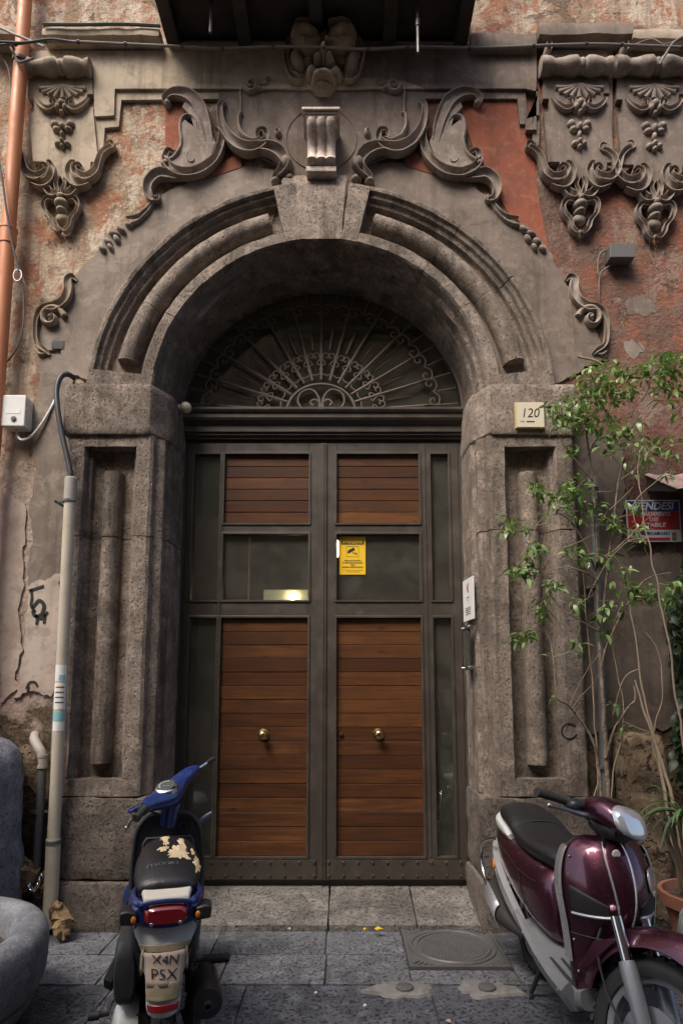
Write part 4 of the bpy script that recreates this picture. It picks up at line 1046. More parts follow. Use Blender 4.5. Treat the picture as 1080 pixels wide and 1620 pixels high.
wrap(1052, 1078, 'paper', 'sticker'); wrap(1080, 1122, 'paper', 'sticker', 0.0392); wrap(1126, 1140, 'cyan_ink', 'sticker'); wrap(1141, 1156, 'paper', 'sticker')
wrap(1068, 1076, 'cyan_ink', 'sticker_print', 0.0396, 270, 330)
for yy in (1086, 1094, 1102, 1110): wrap(yy, yy+2.2, 'sign_red' if yy < 1090 else 'grey_plastic', 'sticker_print', 0.0398, 240, 330)
# cable loop that enters it
m = MB(); pts = [P3(118,598,4.34), P3(107,592,4.28), P3(96,597,4.24), P3(90,618,4.22), P3(92,650,4.20), P3(99,690,4.19), P3(107,725,4.18), P3(112,752,4.17), P3(111,775,4.17)]
m.tube(catmull(pts, 6), 0.019, 10); tag(m.build('power_cable', M['black_cable']), 'thick black cable bending from the wall down into the beige standpipe', 'cable')
m = MB(); pts = [P3(103,1060,4.20), P3(106,1150,4.20), P3(108,1185,4.19), P3(105,1215,4.19), P3(97,1250,4.20), P3(95,1290,4.215)]
m.tube(catmull(pts, 5), 0.007, 8); tag(m.build('thin_cable', M['pink_cable']), 'thin pinkish cable hanging beside the lower beige standpipe', 'cable')

# grey waste pipe with elbow
t = base_thing('waste_pipe', 'thin grey waste pipe with a pale elbow beside the stone guard block', 'pipe', P3(55, 1405, 4.2))
m = MB(); m.tube([P3(56,1405,4.2), P3(68,1215,4.2)], 0.026, 14); m.build('pipe', M['grey_pipe'], t)
m = MB(); m.tube(catmull([P3(56,1163,4.34), P3(55,1170,4.26), P3(60,1180,4.22), P3(67,1194,4.2), P3(69,1215,4.2)], 6), 0.030, 14); m.build('elbow', M['pale_pipe'], t)
for y in (1196, 1213):
    p = P3(68, y, 4.2); m = MB(); m.tube([p - Vector((0,0,.008)), p + Vector((0,0,.008))], 0.034, 14); m.build('elbow_ring', M['pale_pipe'], t)
p = P3(62, 1284, 4.2); m = MB(); m.tube([p - Vector((0,0,.012)), p + Vector((0,0,.012))], 0.030, 14); m.box(p.x+0.02, p.x+0.06, p.y, p.y+0.012, p.z-0.008, p.z+0.008); m.box(p.x-0.055, p.x-0.02, p.y-0.01, p.y+0.01, p.z-0.008, p.z+0.008); m.build('clamp', M['grey_pipe'], t)
# chain round its foot
t = base_thing('chain', 'bright steel chain looped round the foot of the grey waste pipe', 'chain', P3(50, 1400, 4.15))
pts = catmull([P3(40,1382,4.17), P3(44,1396,4.15), P3(52,1408,4.14), P3(60,1399,4.15), P3(66,1385,4.17)], 4)
for i in range(len(pts)-1):
    c = (Vector(pts[i]) + Vector(pts[i+1]))/2; d = (Vector(pts[i+1]) - Vector(pts[i])).normalized(); o_ = Vector((0,1,0)) if i % 2 else d.cross(Vector((0,1,0))).normalized()
    m = MB(); m.tube([c + d*(0.019*math.cos(R(a_))) + o_*(0.010*math.sin(R(a_))) for a_ in range(0, 361, 30)], 0.0035, 6, False); m.build('link', M['chrome'], t)

# stone guard block and concrete planter on the left
t = base_thing('guard_stone', 'worn blue grey stone guard block with rounded top at the left edge', 'guard stone', (-2.36, 3.98, 0))
m = MB(); prof = [(0.36,-0.02),(0.365,0.2),(0.355,0.5),(0.345,0.8),(0.33,1.02),(0.30,1.13),(0.24,1.20),(0.15,1.24),(0.06,1.25),(0.0,1.25)]
pp = catmull(prof, 4); m.lathe(pp, (-2.36,4.02,0), n=44); m.jitter(0.018, 5, 3); m.build('block', M['blue_stone'], t, smooth=60)
t = base_thing('round_planter', 'big round speckled grey concrete planter with littered soil, bottom left corner', 'planter', (-2.0, 3.0, 0))
pc = (-2.0, 3.0, 0)
m = MB(); prof = [(0.0,0.02),(0.34,0.02),(0.40,0.04),(0.43,0.08),(0.442,0.125),(0.436,0.134),(0.428,0.138),(0.428,0.148),(0.438,0.152),(0.455,0.165),(0.470,0.22),(0.476,0.30),(0.477,0.37),(0.470,0.42),(0.452,0.450),(0.425,0.462),(0.395,0.458),(0.368,0.44),(0.352,0.40),(0.345,0.30),(0.34,0.20)]
prof = [(r_*1.30, h_*0.93) for r_, h_ in prof]; m.lathe(prof, pc, n=64); m.jitter(0.0025, 20, 5); m.build('bowl', M['grey_granite'], t, smooth=40)
m = MB()
for k in range(40):
    r_ = 0.364*math.sqrt((k % 8)/8.0+0.01)
rg = [[Vector((pc[0]+r_*math.cos(2*math.pi*j/28), pc[1]+r_*math.sin(2*math.pi*j/28), 0.29+0.03*mnoise.noise(Vector((r_*9,j*0.6,2))))) for j in range(28)] for r_ in (0.001,0.1,0.2,0.3,0.39,0.448)]
m.loft(rg, cap=False); m.build('soil', M['soil'], t)
m = MB(); random.seed(5)
for k in range(110):
    a_ = random.uniform(0, 6.28); r_ = 0.42*math.sqrt(random.random()); c = Vector((pc[0]+r_*math.cos(a_), pc[1]+r_*math.sin(a_), 0.305)); s_ = random.uniform(0.005, 0.018)
    u = Vector((random.uniform(-1,1), random.uniform(-1,1), random.uniform(-.3,.3))).normalized(); v = u.cross(Vector((0.1,0.2,1))).normalized()
    m.add([c-u*s_, c+v*s_*0.5+Vector((0,0,.004)), c+u*s_, c-v*s_*0.5], [(0,1,2,3)], k % 3)
m.build('litter', [M['paper'], M['rock_brown'], M['yellow_leaf']], t, smooth=0, kind='stuff')
# lumps of tuff
for i, (px, py, Y, r_, lab) in enumerate(((96,1446,4.12,0.062,'crumbling brown tuff lump at the foot of the beige standpipe, upper one'),(100,1468,4.06,0.055,'crumbling brown tuff lump lying on the pavement under the upper lump'),
                                        (36,1385,4.16,0.075,'brown tuff lump wedged between guard stone and grey waste pipe'),(68,1405,4.22,0.07,'brown tuff lump between the grey waste pipe and beige standpipe'))):
    p = P3(px, py, Y); m = MB(); m.ell(p, (r_*1.05, r_*0.8, r_*1.15), nu=14, nv=10); m.jitter(r_*0.75, 14, i*3.3)
    tag(m.build('tuff_lump', M['rock_brown'], smooth=25), lab, 'stone', 'tuff lumps along the wall foot')

# white alarm box
Yb = 4.27
t = base_thing('meter_box', 'white plastic wall box with a round lock, left of the arch springing', 'wall box', P3(22, 652, YW))
x0, z1 = W(6, 627, Yb); x1, z0 = W(40, 675, Yb)
m = MB(); m.box(x0, x1, Yb, YW, z0, z1); m.build('body', M['white_plastic'], t, smooth=0, bevel=0.008)
m = MB(); m.box(x0-0.003, x1+0.003, Yb-0.018, Yb-0.001, z0-0.003, z1+0.003); m.build('lid', M['white_plastic'], t, smooth=0, bevel=0.006)
cx_, cz_ = (x0+x1)/2+0.01, z0+0.05
m = MB(); m.lathe([(0,-0.008),(0.010,-0.008),(0.012,-0.004),(0.018,-0.004),(0.020,0.003)], (cx_, Yb-0.02, cz_), 'y', 18); m.build('lock', M['grey_plastic'], t)
m = MB(); m.box(x0+0.03, x1-0.03, Yb-0.0195, Yb-0.0175, z0+0.09, z0+0.12); m.build('name_strip', M['paper'], t, smooth=0)
m = MB()
for k in range(7): m.box(x1-0.0005, x1+0.0025, Yb+0.01, YW-0.01, z0+0.03+k*0.024, z0+0.042+k*0.024)
m.build('side_vents', M['white_plastic'], t, smooth=0, kind='stuff')
m = MB(); m.tube(catmull([P3(27,676,4.32), P3(28,688,4.31), P3(35,696,4.3), P3(50,690,4.32), P3(68,668,4.34), P3(84,640,4.355), P3(88,628,4.38)], 6), 0.009, 8)
tag(m.build('lead_cable', M['white_plastic']), 'white cable looping from under the white wall box up to the plaster', 'cable')
# grey junction box on the right
Yb = 4.28; x0, z1 = W(963, 387, Yb); x1, z0 = W(1003, 408, Yb)
t = base_thing('junction_box', 'small grey junction box high on the red wall at the right', 'junction box', P3(983, 398, YW))
m = MB(); m.box(x0, x1, Yb, YW, z0, z1); m.build('body', M['grey_plastic'], t, smooth=0, bevel=0.006)
m = MB(); m.box(x0-0.004, x1+0.004, Yb-0.014, Yb-0.001, z0-0.004, z1+0.004); m.build('lid', M['grey_plastic'], t, smooth=0, bevel=0.004)
m = MB(); m.tube(catmull([P3(963,396,4.33), P3(952,398,4.33), P3(946,408,4.34), P3(945,425,4.34), P3(947,436,4.34)], 5), 0.006, 6); m.tube(catmull([P3(975,408,4.34), P3(968,418,4.34), P3(956,426,4.34), P3(948,436,4.34), P3(947,470,4.352), P3(948,488,4.38)], 5), 0.006, 6)
tag(m.build('lead_cable', M['grey_cable']), 'thin dark cable curling out of the grey junction box down the red wall', 'cable', kind=None)

# overhead cables
def cable(px_pts, Y, r, mat, lab, n=6, ties=0):
    m = MB(); pts = catmull([(*W(x, y, Y + (q[0] if q else 0)), Y + (q[0] if q else 0)) for x, y, *q in px_pts], n)
    pts = [(x, yy, z) for x, z, yy in pts]; m.tube(pts, r, 8); o = m.build('wall_cable', M[mat])
    if ties:
        for k in range(ties):
            i = int((k+0.5)*len(pts)/ties); p = Vector(pts[i]); q = Vector(pts[min(i+1, len(pts)-1)])
            mm = MB(); mm.tube([p, p + (q-p).normalized()*0.02], r*1.5, 8); c = mm.build('cable_tie', M['black_cable'], o)
    return tag(o, lab, 'cable', 'cables strung along the facade')
cable([(-40,70),(0,72),(60,66),(110,66),(180,69),(270,73),(350,77),(430,74),(510,75),(580,78),(660,74),(760,76),(860,72),(940,70),(1010,72),(1110,76)], 4.16, 0.010, 'grey_cable', 'grey bundled cable strung across the facade beneath the balcony', 5, 16)
cable([(-40,62),(0,66),(40,67),(80,62),(112,66)], 4.14, 0.008, 'black_cable', 'black cable joining the grey bundle at the upper left corner')
cable([(-40,30),(0,44),(22,54),(38,60),(70,74)], 4.15, 0.009, 'pale_pipe', 'pale cable slanting down to the orange drainpipe at the top left')
cable([(16,72),(24,88),(30,98),(42,96),(54,92)], 4.19, 0.008, 'grey_cable', 'short grey cable hooked round the orange drainpipe bracket')
cable([(-20,85),(6,95),(16,120),(18,160),(16,240),(12,300)], 4.33, 0.006, 'grey_cable', 'thin cable hanging down the wall left of the orange drainpipe')
cable([(1042,102),(1052,86),(1062,70),(1076,60),(1100,50)], 4.16, 0.009, 'grey_cable', 'short cable climbing over the right cartouche roll')
cable([(1000,72,.1),(1030,62,.06),(1050,70,.04),(1080,62,.05),(1105,66,.05)], 4.13, 0.006, 'grey_cable', 'thin loose wire over the string course at the top right')
cable([(-20,200),(0,262),(12,340),(22,395),(31,430)], 4.18, 0.008, 'black_cable', 'dark stay wire hanging over the orange drainpipe')
cable([(36,450),(38,480),(36,520),(24,556),(0,584),(-30,610)], 4.31, 0.006, 'grey_cable', 'thin grey wire sagging down the wall below the stay wire')
p0, p1 = P3(29,425,4.18), P3(42,455,4.2)
t = base_thing('turnbuckle', 'small rusty turnbuckle at the end of the stay wire', 'turnbuckle', p0)
m = MB(); m.tube([p0, p0*0.6+p1*0.4, p1], [0.006,0.013,0.005], 8); m.build('body', M['iron_grille'], t)
m = MB(); m.tube([p0 + Vector((0.03*math.cos(R(a_)), 0, -0.05+0.045*math.sin(R(a_)))) for a_ in range(0, 361, 30)], 0.004, 6, False); m.build('eye', M['steel'], t)
for px, lab in ((661,'rust brown iron rod hanging from the balcony, right one'), (333,'rust brown iron rod hanging from the balcony, left one')):
    Y = 4.03; x, z0 = W(px, 84 if px > 500 else 52, Y)
    t = base_thing('hanging_rod', lab, 'rod', (x, Y, z0), group='iron rods under the balcony')
    m = MB(); m.tube([(x, Y, z0), (x, Y, zb+0.03)], 0.012, 8); m.build('rod', M['iron'], t)
    m = MB(); m.tube([(x, Y, z0+0.22), (x, Y, z0+0.27)], 0.018, 8); m.build('collar', M['iron'], t)

# small dome sensor at the door head
p = P3(294, 645, 4.55)
t = base_thing('dome_lamp', 'small round cream globe lamp on the left reveal above the lintel', 'lamp', p)
m = MB(); m.ell(p, 0.043, nu=20, nv=12); m.build('globe', M['ceramic'], t)
m = MB(); m.tube([p + Vector((-0.035,0.0,0)), p + Vector((-0.10,0.01,0))], 0.025, 14); m.build('base', M['white_plastic'], t)

# house number tile
Yt = 4.205; x0, z1 = W(814, 636, Yt); x1, z0 = W(861, 677, Yt)
t = base_thing('number_tile', 'cream ceramic house number tile reading 120 on the right impost', 'house number', ((x0+x1)/2, Yt, z0))
m = MB(); m.box(x0, x1, Yt, 4.235, z0, z1); m.build('tile_edge', M['ceramic_edge'], t, smooth=0, bevel=0.003)
m = MB(); m.box(x0+0.010, x1-0.002, Yt-0.003, Yt-0.0005, z0+0.006, z1-0.004); m.build('tile_face', M['ceramic'], t, smooth=0)
m = MB(); text_on(m, '120', 0.095, ((x0+x1)/2, Yt-0.003, z0+0.105), (1,0,0), (0,0,1), fitw=0.115, shear=0.18); text_on(m, 'VIA', 0.022, ((x0+x1)/2-0.055, Yt-0.003, z0+0.045), (1,0,0), (0,0,1))
m.box((x0+x1)/2-0.025, (x0+x1)/2+0.03, Yt-0.0042, Yt-0.0032, z0+0.041, z0+0.049); m.build('lettering', M['ink'], t, smooth=0)

# white company plate and clear bell panel on the right reveal
A_ = Vector((0.878, 4.62, 0)); B_ = Vector((0.898, 4.36, 0)); rdir = (B_-A_).normalized(); nrm = Vector((-1, 0, 0))
zt_, zb_ = W(745, 916, 4.5)[1], W(745, 982, 4.5)[1]
t = base_thing('company_plate', 'white company plate with red emblem on the right door reveal', 'sign', ((A_+B_)/2 + Vector((0,0,zb_))))
c = (A_+B_)/2 + Vector((0,0,(zt_+zb_)/2)); nn = Vector((rdir.y, -rdir.x, 0)); nn = nn if nn.x < 0 else -nn
m = MB(); m.obox(c, rdir*0.13, nn*0.006, Vector((0,0,(zt_-zb_)/2))); m.build('plate', M['paper'], t, smooth=0, bevel=0.002)
fo = c + nn*0.0065; up = Vector((0,0,1)); rd = rdir if rdir.cross(up).dot(nn) > 0 else -rdir
m = MB()
for (dx, dz, w, h, rt) in ((-0.012,0.085,0.006,0.034,0.3),(0.012,0.095,0.006,0.026,-0.5),(0.012,0.07,0.006,0.026,0.5),(0.0,0.08,0.02,0.006,0.1)):
    u = rd*math.cos(rt)+up*math.sin(rt); v = -rd*math.sin(rt)+up*math.cos(rt); m.obox(fo + rd*dx + up*dz, u*w, nn*0.0006, v*h)
m.build('emblem', M['red_ink'], t, smooth=0)
m = MB()
for dz, w in ((0.015,0.04),(-0.005,0.012),(-0.06,0.07),(-0.075,0.07),(-0.09,0.055),(-0.105,0.06)): m.obox(fo + up*dz, rd*w, nn*0.0006, up*0.003)
m.build('print_lines', M['grey_plastic'], t, smooth=0, kind='stuff')
zt_, zb_ = W(745, 990, 4.5)[1], W(745, 1060, 4.5)[1]; c = (A_+B_)/2 + Vector((0,0,(zt_+zb_)/2)) + nn*0.02
t = base_thing('bell_panel', 'clear acrylic doorbell panel on metal standoffs below the white plate', 'doorbell panel', (c.x, c.y, zb_))
m = MB(); m.obox(c, rdir*0.075, nn*0.004, up*((zt_-zb_)/2)); m.build('acrylic_plate', M['clear_glass'], t, smooth=0)
for sz in (-1, 1):
    m = MB(); q = c + up*sz*((zt_-zb_)/2-0.015); m.obox(q + nn*0.0, rdir*0.10, nn*0.010, up*0.012); m.build('bracket', M['steel'], t, smooth=0, bevel=0.003)
    for sr in (-1, 1):
        m = MB(); m.tube([q + rdir*sr*0.085 - nn*0.03, q + rdir*sr*0.085 + nn*0.022], 0.008, 10); m.build('standoff', M['chrome'], t)

# yellow CCTV notice on the glass
Yn = 4.778; x0, z1 = W(537, 849, Yn); x1, z0 = W(578, 909, Yn); xm_ = (x0+x1)/2
t = base_thing('camera_notice', 'yellow video surveillance notice stuck on the right door pane', 'notice', (xm_, Yn, z0))
m = MB(); m.box(x0, x1, Yn-0.001, Yn+0.002, z0, z1); m.build('sheet', M['yellow'], t, smooth=0)
yf = Yn-0.001; H_ = z1-z0
m = MB(); m.box(x0+0.012, x1-0.012, yf-0.0012, yf-0.0004, z1-0.062, z1-0.030); m.build('heading_band', M['ink'], t, smooth=0)
m = MB(); text_on(m, 'ATTENZIONE!', 0.03, (xm_, yf-0.0013, z1-0.046), (1,0,0), (0,0,1), fitw=0.155, bold=0.0006); m.build('heading', M['yellow'], t, smooth=0)
m = MB(); zc = z1-0.115
for (q0,q1,w0,w1) in ((xm_-0.045,xm_+0.045,zc+0.036,zc+0.038),(xm_-0.045,xm_+0.045,zc-0.044,zc-0.042),(xm_-0.047,xm_-0.045,zc-0.044,zc+0.038),(xm_+0.045,xm_+0.047,zc-0.044,zc+0.038)): m.box(q0, q1, yf-0.0011, yf-0.0005, w0, w1)
u = Vector((math.cos(0.5),0,math.sin(0.5))); v = Vector((-math.sin(0.5),0,math.cos(0.5))); cc = Vector((xm_-0.008, yf-0.0008, zc+0.008))
m.obox(cc, u*0.026, Vector((0,.0005,0)), v*0.011); m.obox(cc - u*0.03 - v*0.004, u*0.005, Vector((0,.0005,0)), v*0.008); m.obox(cc + Vector((0.022,0,-0.024)), Vector((0.014,0,-0.006)), Vector((0,.0005,0)), Vector((0.001,0,0.003))); m.obox(cc + Vector((0.037,0,-0.026)), Vector((0.003,0,0)), Vector((0,.0005,0)), Vector((0,0,0.009)))
m.build('camera_symbol', M['ink'], t, smooth=0)
m = MB()
for k, (s_, w_) in enumerate((('AREA SOTTOPOSTA',0.13),('A VIDEOSORVEGLIANZA',0.16),('CON',0.03),('SISTEMI DI REGISTRAZIONE',0.16))): text_on(m, s_, 0.014, (xm_, yf, z0+0.108-0.017*k), (1,0,0), (0,0,1), fitw=w_, bold=0.0004)
for k in range(2): text_on(m, 'LA REGISTRAZIONE', 0.009, (xm_, yf, z0+0.032-0.012*k), (1,0,0), (0,0,1), fitw=0.15-0.04*k)
m.build('lettering', M['ink'], t, smooth=0)

# lit lamps in the hall
p = P3(463, 944, 6.2)
t = base_thing('hall_lamp', 'lit white lamp glowing inside the hall behind the left door pane', 'lamp', p)
m = MB(); m.ell(p, 0.035, nu=12, nv=8); m.build('bulb', M['lamp'], t)
xa_, za_ = W(417, 933, 6.24); xb_, zb_2 = W(487, 951, 6.24); m = MB(); m.box(xa_, xb_+0.1, 6.24, 6.3, zb_2-0.1, za_); m.build('shade_panel', M['lamp_soft'], t, smooth=0)
p = P3(534, 868, 6.0)
t = base_thing('wall_light', 'narrow lit lamp inside the hall showing beside the yellow notice', 'lamp', p)
m = MB(); m.ell(p, (0.012,0.012,0.085), nu=12, nv=10); m.build('bulb', M['lamp'], t)
m = MB(); m.tube([p + Vector((0,0,0.1)), p + Vector((0,0,0.6))], 0.006, 6); m.build('cord', M['black_cable'], t)

# FOR SALE sign and awning
Ys = 4.325; x0, z1 = W(989, 791, Ys); x1, z0 = W(1078, 857, Ys); xm_ = (x0+x1)/2; w_ = x1-x0; h_ = z1-z0
t = base_thing('sale_sign', 'blue and red VENDESI apartment sale sign on the wall at the right', 'sign', (xm_, Ys, z0))
m = MB(); m.box(x0, x1, Ys, Ys+0.008, z0, z1); m.build('board', M['sign_white'], t, smooth=0)
e = 0.008; f_ = lambda a_, b_, c_, d_, mat, nm='colour_band': MB().box(x0+w_*a_+e, x0+w_*b_-e, Ys-0.002, Ys-0.0003, z0+h_*c_, z0+h_*d_).build(nm, M[mat], t, smooth=0)
f_(0,1,0.73,0.97,'sign_blue'); f_(0,1,0.29,0.725,'sign_red'); f_(0,0.80,0.165,0.235,'sign_blue'); f_(0,0.80,0.03,0.10,'sign_red'); f_(0.80,0.92,0.03,0.22,'rock_brown'); f_(0.905,1,0.03,0.22,'ceramic')
m = MB(); text_on(m, 'VENDESI', 0.075, (xm_, Ys-0.002, z0+h_*0.845), (1,0,0), (0,0,1), fitw=w_*0.74, bold=0.002, shear=0.25); m.build('heading', M['sign_white'], t, smooth=0)
m = MB()
for k, (s_, ww) in enumerate((('APPARTAMENTO',0.62),('MQ. IN QUESTO',0.74),('STABILE',0.42))): text_on(m, s_, 0.04, (xm_, Ys-0.002, z0+h_*(0.655-0.13*k)), (1,0,0), (0,0,1), fitw=w_*ww, bold=0.001, shear=0.2)
text_on(m, '081 2014', 0.03, (xm_+w_*0.08, Ys-0.002, z0+h_*0.2), (1,0,0), (0,0,1), fitw=w_*0.36, shear=0.2)
m.build('lettering', M['sign_white'], t, smooth=0)
xl, zl = W(1023, 751, YW); xl2 = xl-0.02
t = base_thing('awning', 'faded pink sheet metal awning sloping from the wall at the right edge', 'awning', (xl+0.5, YW, zl))
m = MB(); n_ = 12
rows_ = []
for (y, z) in ((YW, zl), (3.95, zl-0.24)):
    rows_.append([Vector((xl2 + 1.5*k/(n_*4), y, z + 0.008*math.sin(k*1.6))) for k in range(n_*4+1)])
m.loft(rows_, cap=False, closed=False); m.build('sheet', M['awning'], t, solid=0.006, smooth=30)
m = MB(); m.add([(xl2+0.01,YW,zl-0.01),(xl2+0.01,3.97,zl-0.235),(xl2+0.01,3.97,zl-0.25),(xl2+0.01,YW,zl-0.12),(xl2+0.03,YW,zl-0.01),(xl2+0.03,3.97,zl-0.235),(xl2+0.03,3.97,zl-0.25),(xl2+0.03,YW,zl-0.12)], [(0,1,2,3),(7,6,5,4),(0,4,5,1),(1,5,6,2),(2,6,7,3),(3,7,4,0)])
m.build('side_bracket', M['dark_wood'], t, smooth=0)

# bits on the ground
for px, py, mat, lab, s_ in ((600,1470,'yellow_leaf','yellow fallen leaf on the pavement edge left of the manhole',0.028),(578,1470,'yellow_leaf','tiny yellow scrap beside the yellow leaf',0.012),(497,1493,'red_ink','small red scrap on the pavement before the door',0.010),(457,1470,'paper','small white scrap at the threshold',0.009),(500,1572,'paper','small pale scrap on the road below the door',0.010),(578,1592,'paper','pale scrap on the road between the scooters',0.011),(708,1617,'card','pale crumpled scrap near the lower edge of the road',0.016),(322,1590,'paper','white paper scrap beside the blue scooter silencer',0.028),(652,1400,'ink','black stone chip on the threshold',0.012)):
    if py == 1400: continue
    x, y = G(px, py, 0.01); z = 0.008 if py > 1475 else 0.045; x, y = G(px, py, z); a_ = random.uniform(0, 3)
    m = MB(); pts = [Vector((x + s_*math.cos(k*0.9+a_)*(1+0.2*math.sin(k*2)), y + s_*0.8*math.sin(k*0.9+a_), z + 0.006*math.sin(k*1.7+a_)+0.004)) for k in range(7)]
    m.add([Vector((x,y,z+0.008))] + pts, [(0, k+1, (k+1) % 7 + 1) for k in range(7)])
    tag(m.build('fallen_leaf' if 'leaf' in lab.split(' on ')[0] else 'paper_scrap', M[mat], smooth=0, solid=0.001), lab, 'leaf' if 'fallen leaf' in lab else 'scrap')
# ------------------------------------------------------------------ scooters: x forwards, y left, z up, origin below the rear axle
def ring(x, zc, hw, hu, hd, e=2.4, n=22, y0=0.0, sh=0.0):
    out = []
    for j in range(n):
        t = 2*math.pi*j/n; c, s = math.cos(t), math.sin(t)
        y = hw*sgn(c)*abs(c)**(2/e); z = (hu if s > 0 else hd)*sgn(s)*abs(s)**(2/e)
        out.append(Vector((x + z*sh, y0 + y, zc + z)))
    return out
def body(m, rows, n_sub=3, e=2.4, mi=0, n=22):
    """rows of (x, zc, hw, hu, hd[, shear]) interpolated smoothly and lofted"""
    rows = [tuple(r) + (0.0,)*(6-len(r)) for r in rows]
    P_ = catmull(rows, n_sub); m.loft([ring(p[0], p[1], max(p[2], .004), max(p[3], .003), max(p[4], .003), e, n, 0, p[5]) for p in P_], mi=mi)
def patch(m, fn, nu, nv):
    rows = [[Vector(fn(i/nu, j/nv)) for i in range(nu+1)] for j in range(nv+1)]
    m.loft(rows, cap=False, closed=False)
class Steer:
    """turns everything on the steering column about its raked axis"""
    def __init__(s, p, rake, ang):
        ax = Vector((-math.sin(rake), 0, math.cos(rake))); s.p = Vector(p); s.R = Matrix.Rotation(ang, 3, ax)
    def __call__(s, m, start=0):
        m.v[start:] = [s.p + s.R @ (v - s.p) for v in m.v[start:]]; return m
def ident(m): return m
def make_wheel(root, c, Rw, tw, rimR, nsp, st, name, rim_mat='rim', ysp=0.0):
    cx, cy, cz = c
    prof = []
    for k in range(13):
        a = math.pi*k/12; prof.append((rimR + (Rw-rimR)*math.sin(a)**0.75, -tw*0.5*math.cos(a)*(1.0 if 0 < k < 12 else 0.85)))
    m = MB(); m.lathe(prof + [(rimR, prof[0][1])], c, 'y', 56)
    nt = 40
    for k in range(nt):                               # tread blocks
        for sg in (-1, 1):
            a = 2*math.pi*(k+0.25*sg)/nt; er = Vector((math.cos(a), 0, math.sin(a))); et = Vector((-math.sin(a), 0, math.cos(a)))
            m.obox(Vector(c) + er*(Rw-0.004) + Vector((0, sg*tw*0.2, 0)), et*0.011 + Vector((0, sg*0.004, 0)), Vector((0, tw*0.13, 0)), er*0.006)
    w = st(m).build(name, M['rubber'], root, label=None)
    m = MB(); m.lathe([(rimR+0.006,-tw*0.40),(rimR+0.010,-tw*0.34),(rimR-0.006,-tw*0.30),(rimR-0.022,-tw*0.22),(rimR-0.028,0),(rimR-0.022,tw*0.22),(rimR-0.006,tw*0.30),(rimR+0.010,tw*0.34),(rimR+0.006,tw*0.40)], c, 'y', 48)
    st(m).build('rim', M[rim_mat], w)
    for k in range(nsp):
        a = 2*math.pi*(k+0.2)/nsp; er = Vector((math.cos(a),0,math.sin(a))); et = Vector((-math.sin(a),0,math.cos(a))); m = MB(); rr = []
        for r_, ww, th in ((0.025,0.022,0.020),(0.06,0.020,0.016),(rimR*0.6,0.017,0.013),(rimR-0.02,0.024,0.016)):
            o = Vector(c) + er*r_ + Vector((0,ysp,0)); rr.append([o+et*ww+Vector((0,th,0)), o+et*ww*0.6+Vector((0,th*1.3,0)), o-et*ww*0.6+Vector((0,th*1.3,0)), o-et*ww+Vector((0,th,0)), o-et*ww-Vector((0,th,0)), o-et*ww*0.6-Vector((0,th*1.3,0)), o+et*ww*0.6-Vector((0,th*1.3,0)), o+et*ww-Vector((0,th,0))])
        m.loft(rr); st(m).build('spoke', M[rim_mat], w, smooth=30)
    m = MB(); m.lathe([(0,-0.052),(0.018,-0.05),(0.022,-0.042),(0.036,-0.035),(0.036,0.035),(0.022,0.042),(0.018,0.05),(0,0.052)], c, 'y', 24); st(m).build('hub', M['engine'], w)
    return w
def mudguard(m, c, Rg, hw, a0, a1, drop, n=22, taper=0.0):
    def fn(u, v):
        a = R(a0 + (a1-a0)*v); t = 2*u-1
        w = hw*(1 - taper*abs(2*v-1)**3); r = Rg - drop*abs(t)**2.6
        return (c[0]+r*math.cos(a), c[1]+t*w, c[2]+r*math.sin(a))
    patch(m, fn, 12, n)

